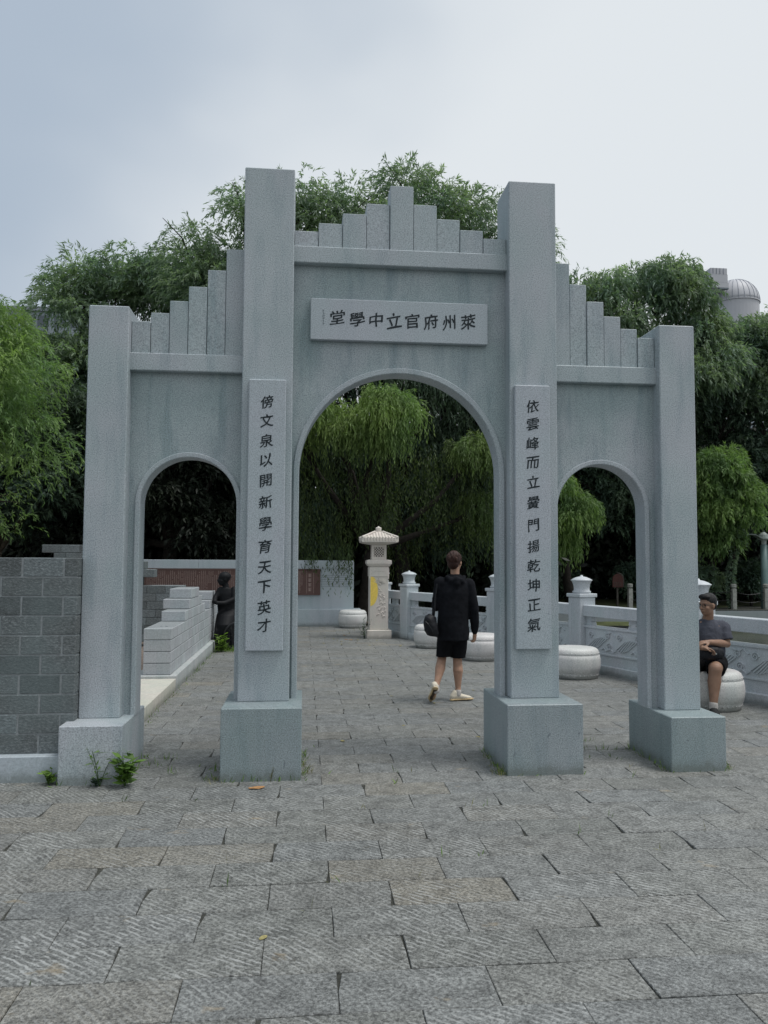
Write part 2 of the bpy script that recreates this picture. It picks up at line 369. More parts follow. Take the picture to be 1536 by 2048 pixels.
def paving():
    m = Mat('chiselled_paving', 0.50); m.b.inputs['Specular IOR Level'].default_value = 0.5
    oi = m.n('ShaderNodeObjectInfo').outputs['Random']
    isl = m.n('ShaderNodeNewGeometry').outputs['Random Per Island']
    at_ = m.n('ShaderNodeAttribute'); at_.attribute_name = 'tint'
    rnd = m.math('FRACT', m.math('ADD', oi, m.math('ADD', isl, at_.outputs['Fac'])))
    rnd2 = m.math('FRACT', m.math('MULTIPLY', rnd, 7.31))
    # chisel strokes, a few centimetres apart, each slab set at its own offset and slightly its own angle
    cv = m.n('ShaderNodeCombineXYZ'); m.l(m.math('MULTIPLY', rnd2, 3.0), cv.inputs[0]); m.l(m.math('MULTIPLY', rnd, 5.0), cv.inputs[1])
    va = m.n('ShaderNodeVectorMath'); va.operation = 'ADD'; m.l(m.pos, va.inputs[0]); m.l(cv.outputs[0], va.inputs[1])
    rot = m.n('ShaderNodeVectorRotate'); rot.rotation_type = 'Z_AXIS'; m.l(va.outputs[0], rot.inputs['Vector'])
    m.l(m.math('MULTIPLY_ADD', rnd2, 0.30, 0.62), rot.inputs['Angle'])
    wv = m.n('ShaderNodeTexWave'); wv.wave_type = 'BANDS'; wv.bands_direction = 'Y'; wv.inputs['Scale'].default_value = 10.2
    wv.inputs['Distortion'].default_value = 3.2; wv.inputs['Detail'].default_value = 3; wv.inputs['Detail Scale'].default_value = 2.2; wv.inputs['Detail Roughness'].default_value = 0.7
    m.l(rot.outputs[0], wv.inputs[0])
    brk = m.noise(14, 3, 0.6, m.mapping((1, 1, 1), src=rot.outputs[0]))
    stroke = m.math('MULTIPLY', m.ramp(wv.outputs['Fac'], [(0.58, 0), (0.88, 1)]), m.ramp(brk, [(0.42, 0), (0.56, 1)]))
    strength = m.math('MULTIPLY', m.ramp(m.noise(2.3, 3), [(0.36, 0.25), (0.60, 1.0)]), m.ramp(m.math('FRACT', m.math('MULTIPLY', rnd, 13.7)), [(0.0, 0.35), (0.8, 1.0)]))
    stroke = m.math('MULTIPLY', stroke, strength)
    c = m.ramp(rnd, [(0.0, (0.142, 0.148, 0.141)), (0.3, (0.166, 0.171, 0.163)), (0.62, (0.152, 0.161, 0.161)), (0.95, (0.165, 0.166, 0.155)), (1.0, (0.176, 0.168, 0.144))])
    spk = m.ramp(m.noise(60, 4, 0.8), [(0.36, 0.38), (0.5, 0.95), (0.64, 1.75)])
    c = m.mix(1.0, c, spk, 'MULTIPLY')
    blot = m.ramp(m.noise(9, 5, 0.7), [(0.32, 0.6), (0.5, 1.0), (0.68, 1.25)])
    c = m.mix(1.0, c, blot, 'MULTIPLY')
    big = m.ramp(m.noise(0.9, 3), [(0.3, 0.86), (0.7, 1.12)])
    c = m.mix(1.0, c, big, 'MULTIPLY')
    c = m.mix(m.math('MULTIPLY', stroke, 0.7), c, (0.40, 0.415, 0.41))
    ru = m.ramp(m.noise(3.1, 4, 0.6, m.mapping((1, 1.6, 1))), [(0.66, 0), (0.74, 0.45)])
    c = m.mix(ru, c, (0.33, 0.25, 0.14))
    pit = m.ramp(m.noise(38, 2, 0.5), [(0.27, 1), (0.36, 0)])
    c = m.mix(m.math('MULTIPLY', pit, 0.7), c, (0.06, 0.065, 0.06))
    m.col(c)
    h = m.math('ADD', m.math('MULTIPLY', wv.outputs['Fac'], m.math('MULTIPLY', strength, 0.6)), m.math('ADD', m.noise(30, 4, 0.7), m.math('MULTIPLY', m.noise(120, 2), 0.4)))
    m.bump(h, 0.6, 0.008)
    return m.m
PAVE = paving()

# ================================================================ ground, water, banks
RAIL = [(1.00, 11.75), (1.43, 10.45), (2.70, 7.90), (3.45, 5.62), (4.20, 3.44), (4.95, 1.22), (5.70, -1.0)]
def railx(y):
    for (xa, ya), (xb, yb) in zip(RAIL, RAIL[1:]):
        if ya >= y >= yb: return xa+(xb-xa)*(y-ya)/(yb-ya)
    return RAIL[0][0] if y > RAIL[0][1] else 6.6 if y < -1 else 6
g = MB()      # one sheet of earth with the pond cut out of it
pond = [(5.95, -1.6), (5.15, 1.3), (4.42, 3.5), (3.68, 5.7), (2.86, 8.1), (1.70, 10.6), (1.3, 12.9), (2.6, 17.0), (4.6, 19.9), (60, 20.2), (60, -9), (6.6, -9)]
outer = [(-400, -400), (-400, 400), (400, 400), (400, -400)]
import bmesh
bm = bmesh.new()
def loop(pts, z):
    vs = [bm.verts.new((x, y, z)) for x, y in pts]; return [bm.edges.new((vs[i], vs[(i+1) % len(vs)])) for i in range(len(vs))]
ed = loop(outer, -0.03)+loop(pond, -0.03)
for v_ in bm.verts: v_.co.z = -0.011
bmesh.ops.triangle_fill(bm, use_beauty=True, edges=ed)
pc = [f for f in bm.faces if False]
me = bpy.data.meshes.new('ground'); bm.to_mesh(me); bm.free()
me.materials.append(SOIL); gr = link(bpy.data.objects.new('ground', me)); gr['kind'] = 'structure'
w = MB(); w.add([(1, -12, -0.62), (70, -12, -0.62), (70, 24, -0.62), (1, 24, -0.62)], [(0, 1, 2, 3)]); setting('pond_water', w, WATER)
w = MB()
for (xa, ya), (xb, yb) in zip(pond[:-1], pond[1:]): w.add([(xa, ya, -0.03), (xb, yb, -0.03), (xb, yb, -1.2), (xa, ya, -1.2)], [(0, 1, 2, 3)])
setting('pond_edge', w, GRANB)
# grassy far bank and the earth behind the walls
def heightsheet(name, x0, x1, y0, y1, n, m, fn, mat):
    b = MB(); vs = [(x0+(x1-x0)*i/n, y0+(y1-y0)*j/m) for j in range(m+1) for i in range(n+1)]
    b.add([(x, y, fn(x, y)) for x, y in vs], [(j*(n+1)+i, j*(n+1)+i+1, (j+1)*(n+1)+i+1, (j+1)*(n+1)+i) for j in range(m) for i in range(n)])
    return setting(name, b, mat, smooth=True)
heightsheet('grass_bank', 3.5, 60, 19.6, 60, 60, 30, lambda x, y: -0.02+0.06*math.sin(x*0.9)*math.cos(y*0.7)-(0.5 if y < 19.7 else 0)+min(0.9, max(0, (y-21)*0.05)), GRASSM)
heightsheet('planting_bed', -40, 3.4, 14.1, 60, 40, 30, lambda x, y: 0.02+0.04*math.sin(x*1.3+y), EARTH)

# ---------------------------------------------------------------- paving
def slabmesh(name, L_, D_, seed, cx=0, cy=0, mb=None):
    rd = random.Random(seed); h = 0.0008+rd.random()*0.0006; hy = 0.0022+rd.random()*0.001; pts = []
    x0, x1, y0, y1 = cx-L_/2+h, cx+L_/2-h, cy-D_/2+hy, cy+D_/2-hy
    for t in (0, 0.26, 0.5, 0.77): pts.append((x0+(x1-x0)*t, y0+rd.uniform(-.0015, .0025)*(t > 0)))
    for t in (0, 0.5): pts.append((x1+rd.uniform(-.0016, .0008), y0+(y1-y0)*t))
    for t in (0, 0.3, 0.55, 0.8): pts.append((x1-(x1-x0)*t, y1+rd.uniform(-.0025, .0015)))
    for t in (0, 0.5): pts.append((x0+rd.uniform(-.0008, .0016), y1-(y1-y0)*t))
    if rd.random() < 0.5:
        i = rd.choice((0, 4, 6, 10)); p = pts[i]; k = rd.uniform(0.006, 0.018)
        pts[i] = (p[0]+(k if p[0] < cx else -k), p[1]+(k*.5 if p[1] < cy else -k*.5))
    n = len(pts); m = mb or MB()
    i_ = [(cx+(x-cx)*(1-0.005/L_), cy+(y-cy)*(1-0.005/D_)) for x, y in pts]
    tz = [rd.uniform(-0.0012, 0.0012) for _ in pts]
    m.add([(x, y, z) for (x, y), z in zip(i_, tz)]+[(x, y, -0.004) for x, y in pts]+[(x, y, -0.028) for x, y in pts],
          [tuple(range(n))]+[(i+n, (i+1) % n+n, (i+1) % n, i) for i in range(n)]+[(i+2*n, (i+1) % n+2*n, (i+1) % n+n, i+n) for i in range(n)])
    return m
PV = thing('pavement', 'grey chiselled stone slab paving of the plaza', 'paving', (0, 0, 0))
del PV['label']; del PV['category']; PV['kind'] = 'structure'
fullm = [slabmesh('paving_slab', 0.595, 0.296, 100+i).mesh('paving_slab', PAVE) for i in range(10)]
slabs = []
for k in range(-43, 24):
    ya = 0.78-0.296*(k+1); yc = ya+0.148
    off = 0.265 if k % 2 == 0 else -0.0325
    lo = -7.0 if yc < -0.18 else -2.34
    hi = railx(yc)-0.13 if yc > -1 else 7.0
    j = math.floor((lo-off)/0.595)
    x = off+0.595*j
    while x < hi:
        jl = 0.0; a, b = max(x, lo), min(x+0.595, hi)
        if b-a > 0.05: slabs.append((a, b, ya, yc))
        x += 0.595
def vis(s_):
    px, py, z = proj(((s_[0]+s_[1])/2, s_[3], 0))
    if z < 0.3: return 0
    if -120 < px < 1656 and py < 2130: return (s_[1]-s_[0])/z**3
    return 0
slabs.sort(key=vis, reverse=True)
rest = MB(); nrest = 0
for i, (a, b, ya, yc) in enumerate(slabs):
    full = abs(b-a-0.595) < 0.01; z = random.uniform(-0.0018, 0.0018)
    if i < 298:
        if full:
            o = inst('paving_slab', random.choice(fullm), PV, ((a+b)/2+random.uniform(-.0008, .0008), yc, z), math.pi if random.random() < .5 else 0)
        else:
            o = inst('paving_slab', slabmesh('p', b-a, 0.296, i).mesh('paving_slab', PAVE), PV, ((a+b)/2, yc, z))
        o.rotation_euler.x += random.uniform(-.003, .003); o.rotation_euler.y += random.uniform(-.0025, .0025)
    else:
        slabmesh('p', b-a, 0.296, i, (a+b)/2, yc, rest); nrest += 1
ro = part('farther_paving_slabs', rest, PAVE, PV, fix=False); ro['kind'] = 'stuff'

# ================================================================ the stone gate
GT = thing('stone_gateway', 'grey granite memorial gateway with three arches and four square pillars', 'gateway', (0, 0, 0))
HO, HC, HBO, HBC = 3.594, 4.762, 0.418, 0.529
XO1, XO2, XC1, XC2 = 2.151, 2.456, 0.878, 1.274
for s in (-1, 1):
    for nm, b1, b2, x1, x2, hb, ht in (('outer', 2.068, 2.514, XO1, XO2, HBO, HO), ('inner', 0.776, 1.369, XC1, XC2, HBC, HC)):
        xa, xb = sorted((s*b1, s*b2))
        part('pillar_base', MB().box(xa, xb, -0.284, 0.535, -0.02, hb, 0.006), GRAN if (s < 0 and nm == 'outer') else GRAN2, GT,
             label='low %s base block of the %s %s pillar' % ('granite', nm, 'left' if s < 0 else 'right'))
        xa, xb = sorted((s*x1, s*x2))
        part('pillar', MB().box(xa, xb, 0.0, 0.40, hb-0.001, ht, 0.007), GRAN, GT,
             label='%s granite pillar on the %s' % ('tall' if nm == 'inner' else 'short', 'left' if s < 0 else 'right'))
YW0, YW1 = 0.14, 0.30      # wall faces
YB0, YB1 = 0.122, 0.32      # archivolt and jamb faces
def arch_panel(xa, xb, cx, Rr, zs, ztop, y0, y1, zbot):
    # wall above an arch: xa..xb outside, arch of radius Rr about (cx, zs); legs down to zbot
    m = MB(); n = 40; arc = [(cx+Rr*math.cos(math.pi*i/n), zs+Rr*math.sin(math.pi*i/n)) for i in range(n+1)]  # from right to left
    top = []
    for i, (x, z) in enumerate(arc):
        t = i/n; top.append((xb+(xa-xb)*t, ztop))
    vs = []; fs = []
    for y in (y0, y1):
        vs += [(x, y, z) for x, z in arc]+[(x, y, z) for x, z in top]+[(cx+Rr, y, zbot), (xb, y, zbot), (cx-Rr, y, zbot), (xa, y, zbot)]
    K = 2*(n+1)+4; A = lambda i, s_=0: s_*K+i; T = lambda i, s_=0: s_*K+n+1+i
    for s_ in (0, 1):
        for i in range(n): fs.append((A(i, s_), A(i+1, s_), T(i+1, s_), T(i, s_)))
        e0 = s_*K+2*(n+1)
        fs.append((e0, A(0, s_), T(0, s_), e0+1)); fs.append((e0+2, A(n, s_), T(n, s_), e0+3))
    for i in range(n): fs.append((A(i, 0), A(i+1, 0), A(i+1, 1), A(i, 1))); fs.append((T(i, 0), T(i+1, 0), T(i+1, 1), T(i, 1)))
    e0, e1 = 2*(n+1), K+2*(n+1)
    fs += [(e0, A(0, 0), A(0, 1), e1), (e0+2, A(n, 0), A(n, 1), e1+2), (e0+1, T(0, 0), T(0, 1), e1+1), (e0+3, T(n, 0), T(n, 1), e1+3)]
    return m.add(vs, fs)
def arch_ring(cx, R0, R1, zs, zb, y0, y1, b=0.006):
    m = MB(); n = 40; path = [(0, zb)]+[('a', math.pi*i/n) for i in range(n+1)]+[(1, zb)]
    prof = [(R0, y0+b), (R0+b, y0), (R1-b, y0), (R1, y0+b), (R1, y1), (R0, y1)]; vs = []
    for q in path:
        for r_, y in prof:
            if q[0] == 'a': vs.append((cx+r_*math.cos(q[1]), y, zs+r_*math.sin(q[1])))
            else: vs.append((cx+(r_ if q[0] == 0 else -r_), y, zb))
    P_ = len(prof); M_ = len(path)
    fs = [(i*P_+k, i*P_+(k+1) % P_, (i+1)*P_+(k+1) % P_, (i+1)*P_+k) for i in range(M_-1) for k in range(P_)]
    return m.add(vs, fs+[tuple(range(P_)), tuple((M_-1)*P_+k for k in range(P_))])
# centre bay
part('arch_wall', arch_panel(-XC1-0.01, XC1+0.01, 0, 0.845, 2.33, 4.05, YW0, YW1, HBC-0.003), GRANW, GT, label='wall above the wide centre arch')
part('archivolt', arch_ring(0, 0.820, 0.866, 2.33, HBC-0.004, YB0, YB1), GRAN, GT, label='raised border of the wide centre arch')
part('lintel', MB().box(-XC1-0.01, XC1+0.01, 0.07, 0.37, 4.028, 4.165, 0.006), GRAN, GT, label='centre lintel above the name plaque')
hs = [4.30, 4.37, 4.457, 4.555, 4.71, 4.56, 4.452, 4.366, 4.30]; wd = 2*XC1/9
for i, h in enumerate(hs):
    d = 0.006*((i*7) % 3)+(0.008 if i == 4 else 0)
    part('coping_slab', MB().box(-XC1+wd*i+0.0015, -XC1+wd*(i+1)-0.0015, 0.10-d, 0.31+d*0.5, 4.160, h, 0.004), GRAN, GT)
# side bays
for s in (-1, 1):
    cx = s*1.6865; xa, xb = sorted((s*(XC2-0.01), s*(XO1+0.01)))
    w_ = 'left' if s < 0 else 'right'
    part('arch_wall', arch_panel(xa, xb, cx, 0.395, 2.055, 3.12, YW0, YW1, HBO-0.003), GRANW, GT, label='wall above the small %s arch' % w_)
    part('archivolt', arch_ring(cx, 0.375, 0.415, 2.055, HBO-0.004, YB0, YB1), GRAN, GT, label='raised border of the small %s arch' % w_)
    part('lintel', MB().box(xa, xb, 0.07, 0.37, 3.107, 3.248, 0.006), GRAN, GT, label='%s lintel above the small arch' % w_)
    ws = (XO1-XC2)/6
    for i, h in enumerate([4.12, 3.945, 3.80, 3.68, 3.58, 3.505]):
        x0 = XC2+ws*i; a, b = sorted((s*(x0+0.0015), s*(x0+ws-0.0015))); d = 0.005*((i*5+1) % 3)
        part('coping_slab', MB().box(a, b, 0.10-d, 0.31+d*0.5, 3.243, h, 0.004), GRANW if s < 0 else GRAN, GT)
    # narrow jamb strip closing the side of each inner pillar down to its base
# lettering
FONTJOBS = []
def glyph(ch, size, bold=0.0):
    cu = bpy.data.curves.new('glyph', 'FONT'); cu.body = ch; cu.size = size; cu.extrude = 0.0012; cu.resolution_u = 3; cu.offset = 0
    o = bpy.data.objects.new('glyph', cu); COL.objects.link(o); return o
def lettering(chars, spots, size, yface, parent, seed):
    rd = random.Random(seed); obs = [glyph(c, size, size*0.013) for c in chars]
    dg = bpy.context.evaluated_depsgraph_get()
    for o, (x, z), ch in zip(obs, spots, chars):
        me = bpy.data.meshes.new_from_object(o.evaluated_get(dg)); n = len(me.vertices)
        a = np.zeros(n*3); me.vertices.foreach_get('co', a); a = a.reshape(-1, 3)
        c = (a.max(0)+a.min(0))/2; a -= c
        p1, p2 = rd.uniform(0, 6), rd.uniform(0, 6); k = 2*math.pi/size
        X, Y = a[:, 0].copy(), a[:, 1].copy()
        # brush-like swing: strokes rise to the right and bow a little
        a[:, 0] = X*rd.uniform(0.92, 1.04)+0.020*size*np.sin(k*Y*1.1+p1)
        a[:, 1] = Y*rd.uniform(0.92, 1.03)+0.17*X+0.022*size*np.sin(k*X*1.2+p2)
        b = np.stack([a[:, 0], -a[:, 2], a[:, 1]], 1)   # extrude axis towards the viewer (-y)
        me.vertices.foreach_set('co', b.reshape(-1))
        src = [tuple(q) for q in b]; fs = [tuple(p.vertices) for p in me.polygons]; k_ = size*0.033
        vs = src+[(x+k_*.9, y+0.0002, z+k_*.35) for x, y, z in src]+[(x+k_*.2, y+0.0004, z-k_*.45) for x, y, z in src]; n_ = len(src)
        me = bpy.data.meshes.new('character'); me.from_pydata(vs, [], fs+[tuple(i+n_ for i in f) for f in fs]+[tuple(i+2*n_ for i in f) for f in fs]); me.materials.clear(); me.materials.append(INK); me.name = 'character'
        me.update()
        q = bpy.data.objects.new('character', me); link(q, parent); q.location = Vector((x, yface, z))-rootloc(parent)
        q['label'] = 'dark painted character '+ch
        q.rotation_euler = (0, rd.uniform(-0.05, 0.05), 0)
    for o in obs:
        cu = o.data; bpy.data.objects.remove(o); bpy.data.curves.remove(cu)
pq = part('name_plaque', MB().box(-0.742, 0.718, 0.085, 0.142, 3.402, 3.742, 0.005), GRANT, GT, label='wide plaque carved with the school name above the centre arch')
fr = [.1476, .258, .364, .4636, .5675, .6736, .777, .8865]
lettering('堂學中立官府州萊', [(-0.742+1.46*f, 3.578+(0.01 if i in (0, 7) else 0)) for i, f in enumerate(fr)], 0.132, 0.0845, pq, 1)
sg = MB(); rd = random.Random(4)
for i in range(6):
    z = 3.635-0.021*i
    for k in range(3): sg.box(-0.642+rd.uniform(-.006, .002), -0.632+rd.uniform(-.002, .006), 0.0838, 0.0855, z+0.005*k-0.001, z+0.005*k+0.001)
stuff(part('signature', sg, INKL, pq, fix=False, label='small worn column of signature strokes at the left end'))
tl = part('couplet_tablet', MB().box(-1.217, -0.927, -0.045, 0.002, 0.92, 3.035, 0.006), GRANT, GT, label='long tablet of twelve characters on the inner left pillar')
lettering('傍文泉以開新學育天下英才', [(-1.217+0.29*0.485, 3.035-2.115*(y-57)/1933) for y in (220, 355, 500, 640, 785, 940, 1095, 1255, 1405, 1540, 1685, 1810)], 0.111, -0.0455, tl, 2)
tr_ = part('couplet_tablet', MB().box(0.910, 1.200, -0.045, 0.002, 0.92, 3.045, 0.006), GRANT, GT, label='long tablet of twelve characters on the inner right pillar')
lettering('依雲峰而立黌門揚乾坤正氣', [(0.910+0.29*0.50, 3.045-2.125*(y-35)/1905) for y in (190, 320, 460, 600, 740, 890, 1055, 1205, 1345, 1485, 1625, 1765)], 0.111, -0.0455, tr_, 3)
# chips and scrapes on the bases and slabs
rd = random.Random(9)
for x, z, a, l_ in ((1.10, 0.30, 0.9, 0.05), (1.335, 0.31, 0.8, 0.035), (2.20, 0.24, 0.1, 0.02), (0.83, 0.16, 1.3, 0.06), (-0.9, 0.12, 1.5, 0.07), (1.66-0.15, 0, 0, 0)):
    if not l_: continue
    ch = MB(); pl = [(x-math.cos(a)*l_/2, z-math.sin(a)*l_/2), (x+0.006, z-0.004), (x+math.cos(a)*l_/2, z+math.sin(a)*l_/2), (x-0.004, z+0.006)]
    ch.prism(pl, lambda u, v, d: (u, d, v), -0.2855, -0.283)
    part('scrape', ch, INKL, GT)

# ================================================================ block walls of the enclosure on the left
def block_mesh(L_, T_, H_, seed, mat):
    rd = random.Random(seed); m = MB().box(-L_/2, L_/2, -T_/2, T_/2, -H_/2, H_/2, 0.006)
    m.v = [(x+rd.uniform(-.0012, .0012), y+rd.uniform(-.0012, .0012), z+rd.uniform(-.0012, .0012)) for x, y, z in m.v]
    return m.mesh('stone_block', mat)
fw = thing('stone_block_wall', 'dark grey coursed block wall beside the left pillar of the gateway', 'wall', (-3.9, 0.05, 0))
DB = [block_mesh(0.289, 0.20, 0.1405, i, DBLK) for i in range(4)]
ROWH = 0.1445
part('mortar', MB().box(-5.2, -2.53, -0.096, 0.10, 0.183, 1.622), MORT, fw)
part('mortar', MB().box(-2.532, -2.464, -0.0955, 0.099, 0.425, 1.620), MORT, fw)
for r_ in range(10):
    zc = 0.185+ROWH*(r_+0.5); off = -2.86 if r_ % 2 == 1 else -2.71
    rend = -2.458 if r_ >= 1 else -2.527
    x = off-0.30*9
    while x < rend-0.02:
        a, b = max(x+0.0045, -5.2), min(x+0.2955, rend)
        if b-a > 0.28: inst('stone_block', random.choice(DB), fw, ((a+b)/2, 0.0, zc), math.pi if random.random() < .5 else 0)
        elif b-a > 0.012: inst('stone_block', block_mesh(b-a, 0.20, 0.138, r_*31+int(x*10), DBLK), fw, ((a+b)/2, 0.0, zc))
        x += 0.30
for a, b in ((-5.2, -4.2), (-4.197, -3.3), (-3.297, -2.517)):
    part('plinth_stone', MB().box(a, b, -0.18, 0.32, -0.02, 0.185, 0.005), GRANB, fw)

kb = thing('kerb_plinth', 'pale stone kerb running back from the left pillar along the paving', 'kerb', (-2.6, 4, 0))
for a, b in ((0.54, 1.60), (1.603, 2.80), (2.803, 3.975)):
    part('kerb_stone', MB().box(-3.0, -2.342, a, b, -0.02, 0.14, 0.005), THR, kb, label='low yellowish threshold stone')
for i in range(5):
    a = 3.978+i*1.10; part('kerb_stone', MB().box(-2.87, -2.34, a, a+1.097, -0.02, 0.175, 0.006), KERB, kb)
setting('enclosure_earth', MB().box(-6.2, -3.003, 0.33, 9.6, -0.02, 0.05), EARTH)
setting('enclosure_earth', MB().box(-3.0, -2.873, 3.98, 9.6, -0.02, 0.048), EARTH)

sw = thing('stepped_block_wall', 'pale block wall stepping up along the kerb behind the left arch', 'wall', (-2.6, 6.7, 0.175))
BH = 0.145
SB = {}
def side_block(y0, y1, x0, x1, z0, dots=False):
    key = (round(y1-y0, 3), round(x1-x0, 3))
    if key not in SB: SB[key] = [block_mesh(x1-x0, y1-y0, BH-0.006, hash(key) % 1000+i, GRANL) for i in range(2)]
    inst('stone_block', random.choice(SB[key]), sw, ((x0+x1)/2, (y0+y1)/2, z0+BH/2))
core = MB()
def course(k, ya, yb, x0=-2.76, x1=-2.42, first=None):
    z0 = 0.1755+BH*k; y = ya; n = 0
    core.box(x0+0.012, x1-0.006, ya+0.012, yb-0.012, z0+0.001, z0+BH-0.002)
    st = first or (0.33 if k % 2 == 0 else 0.17)
    while y < yb-0.02:
        l_ = st if n == 0 else 0.33
        e_ = min(y+l_, yb)
        if yb-e_ < 0.06: e_ = yb
        side_block(y+0.002, e_-0.002, x0, x1, z0); y = e_; n += 1
for k in range(4): course(k, 4.05, 9.45)
course(4, 5.22, 7.52, -2.745, -2.42); course(5, 5.66, 7.10, -2.80, -2.425); course(6, 5.84, 6.70, -2.74, -2.42, 0.43)
course(4, 8.15, 9.45); course(5, 8.45, 9.05)
part('mortar', core, MORT, sw)
bc = MB(); bc.ball((-2.60, 4.38, 0.757), (0.016, 0.016, 0.003), 10, 4); bc.ball((-2.53, 4.36, 0.757), (0.020, 0.016, 0.003), 10, 4)
part('dark_spot', bc, INKL, sw)  # flat dark spots on the wall's lower step

rw = thing('rear_block_wall', 'grey block wall with toothed broken end at the back of the enclosure', 'wall', (-4.2, 8.8, 0))
RB = [block_mesh(0.325, 0.30, 0.139, 50+i, DBLK) for i in range(3)]
rc = MB()
def rcourse(k, xa, xb, pale=False):
    z0 = 0.13+0.1455*k; off = 0 if k % 2 else 0.165; x = xb-0.33+off*1.0
    rc.box(xa+0.02, xb-0.02, 8.665, 8.93, z0, z0+0.1445)
    x = xb
    n = 0
    while x > xa+0.02:
        l_ = 0.165 if (n == 0 and k % 2) else 0.33
        a = max(x-l_, xa)
        if x-a > 0.3: inst('stone_block', random.choice(RB), rw, ((a+x)/2, 8.8, z0+0.0727))
        elif x-a > 0.03: inst('stone_block', block_mesh(x-a-0.005, 0.30, 0.139, int(x*77) % 999, DBLK), rw, ((a+x)/2, 8.8, z0+0.0727))
        x = a; n += 1
for k in range(7): rcourse(k, -6.2, -2.94)
rcourse(7, -5.6, -3.70); rcourse(8, -5.6, -3.47); rcourse(9, -5.6, -3.64); rcourse(10, -5.25, -4.05); rcourse(11, -5.46, -4.3)
part('mortar', rc, MORT, rw)

# far wall with the long inscription
lw = thing('memorial_wall', 'long pale granite wall behind the plaza with a brown inscription panel', 'wall', (-3, 13.85, 0))
for a, b in ((-9.0, -7.0), (-6.997, -3.33), (-3.327, 0.47)):
    part('wall_slab', MB().box(a, b, 13.70, 14.0, 0.42, 1.40), GRANB, lw)
    part('coping_stone', MB().box(a, b, 13.685, 14.015, 1.402, 1.615, 0.006), GRANB, lw)
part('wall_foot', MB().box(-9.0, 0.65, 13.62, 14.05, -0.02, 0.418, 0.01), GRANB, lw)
ip = part('inscription_panel', MB().box(-4.62, -0.36, 13.655, 13.699, 0.76, 1.398, 0.004), PLQ, lw)
fm = MB()
for a, b, c_, d_ in ((-4.62, -0.36, 1.365, 1.397), (-4.62, -0.36, 0.761, 0.79), (-4.62, -4.585, 0.79, 1.365), (-0.44, -0.36, 0.79, 1.365)): fm.box(a, b, 13.647, 13.654, c_, d_)
part('panel_frame', fm, PLQ, ip)
lt = MB(); rd = random.Random(11); x = -4.55; col_ = 0
while x < -0.78:
    top_, n = 1.345, rd.choice((12, 16, 16, 16, 10)) ; z = top_-(0.10 if rd.random() < .2 else 0)
    for k in range(18):
        if rd.random() < 0.93 and (k < n):
            zz = z-0.030*k
            if zz > 0.81:
                lt.box(x, x+0.022, 13.6515, 13.6545, zz-0.004, zz+0.0); lt.box(x+0.002, x+0.020, 13.6515, 13.6545, zz-0.014, zz-0.010); lt.box(x+0.009, x+0.013, 13.651, 13.6545, zz-0.018, zz+0.003)
    x += 0.046
for k in range(4):
    zz = 1.28-0.115*k
    for q in range(4): lt.box(-0.66+0.004*(q % 2), -0.58-0.004*(q % 2), 13.6515, 13.6545, zz-0.022*q-0.008, zz-0.022*q)
    lt.box(-0.625, -0.615, 13.651, 13.6545, zz-0.08, zz+0.005)
for xx in (-0.70, -0.53, -0.96, -0.87): lt.box(xx, xx+0.006, 13.6515, 13.6545, 0.80, 1.355)
stuff(part('inscription_columns', lt, PLQL, ip, fix=False))
for k in range(7):
    z = 0.965+0.045*k
    part('incised_line', MB().box(-0.34, 0.44-0.02*(k % 2), 13.6985, 13.7005, z-0.004, z+0.004), INKL, lw)
part('incised_line', MB().box(0.10, 0.108, 13.6982, 13.7007, 0.96, 1.24), INKL, lw)

# ================================================================ balustrade
BL = thing('stone_balustrade', 'carved granite balustrade curving along the pond edge', 'balustrade', (3.0, 6.5, 0))
def baluster_post():
    m = MB(); m.box(-.1425, .1425, -.1425, .1425, 0, 1.08, 0.008)
    for k in range(5):
        for ax in range(4):
            t = -0.075+0.0375*k; a = MB().box(t-0.011, t+0.011, -0.147, -0.14, 0.10, 1.02)
            c, q = math.cos(ax*math.pi/2), math.sin(ax*math.pi/2)
            m.add([(x*c-y*q, x*q+y*c, z) for x, y, z in a.v], a.f)
    return m
pm = baluster_post().mesh('post', GRANR, fix=True)
cm = MB().box(-.165, .165, -.165, .165, 1.08, 1.135, 0.008).mesh('post_collar', GRANR)
fn = MB().lathe([(0.125, 1.133), (0.137, 1.15), (0.137, 1.17), (0.118, 1.18), (0.117, 1.22), (0.128, 1.28), (0.150, 1.325), (0.163, 1.330), (0.160, 1.340), (0.125, 1.362), (0.075, 1.382), (0.025, 1.392), (0.020, 1.405), (0.008, 1.413)], n=28).mesh('finial', GRANR, smooth=True)
def spiral(m, fnc, u, v, r_, turns, w_, flip=1):
    P = []
    for i in range(int(14*turns)+1):
        t = i/14*2*math.pi; q = r_*(1-0.75*i/(14*turns)); P.append((u+flip*q*math.cos(t), v+q*math.sin(t)))
    strip(m, fnc, P, w_)
def strip(m, fnc, P, w_):
    n = len(P); Lp = []; Rp = []
    for i in range(n):
        a, b = P[max(i-1, 0)], P[min(i+1, n-1)]; dx, dy = b[0]-a[0], b[1]-a[1]; l_ = math.hypot(dx, dy) or 1
        Lp.append((P[i][0]-dy/l_*w_/2, P[i][1]+dx/l_*w_/2)); Rp.append((P[i][0]+dy/l_*w_/2, P[i][1]-dx/l_*w_/2))
    vs = []
    for (a, b), (c, d) in zip(Lp, Rp): vs += [fnc(a, b, 0), fnc(a, b, .020), fnc(c, d, .020), fnc(c, d, 0)]
    fs = []
    for i in range(n-1):
        o = i*4
        for k in range(3): fs.append((o+k, o+k+1, o+k+5, o+k+4))
    fs += [(0, 1, 2, 3), ((n-1)*4+3, (n-1)*4+2, (n-1)*4+1, (n-1)*4)]
    m.add(vs, fs)
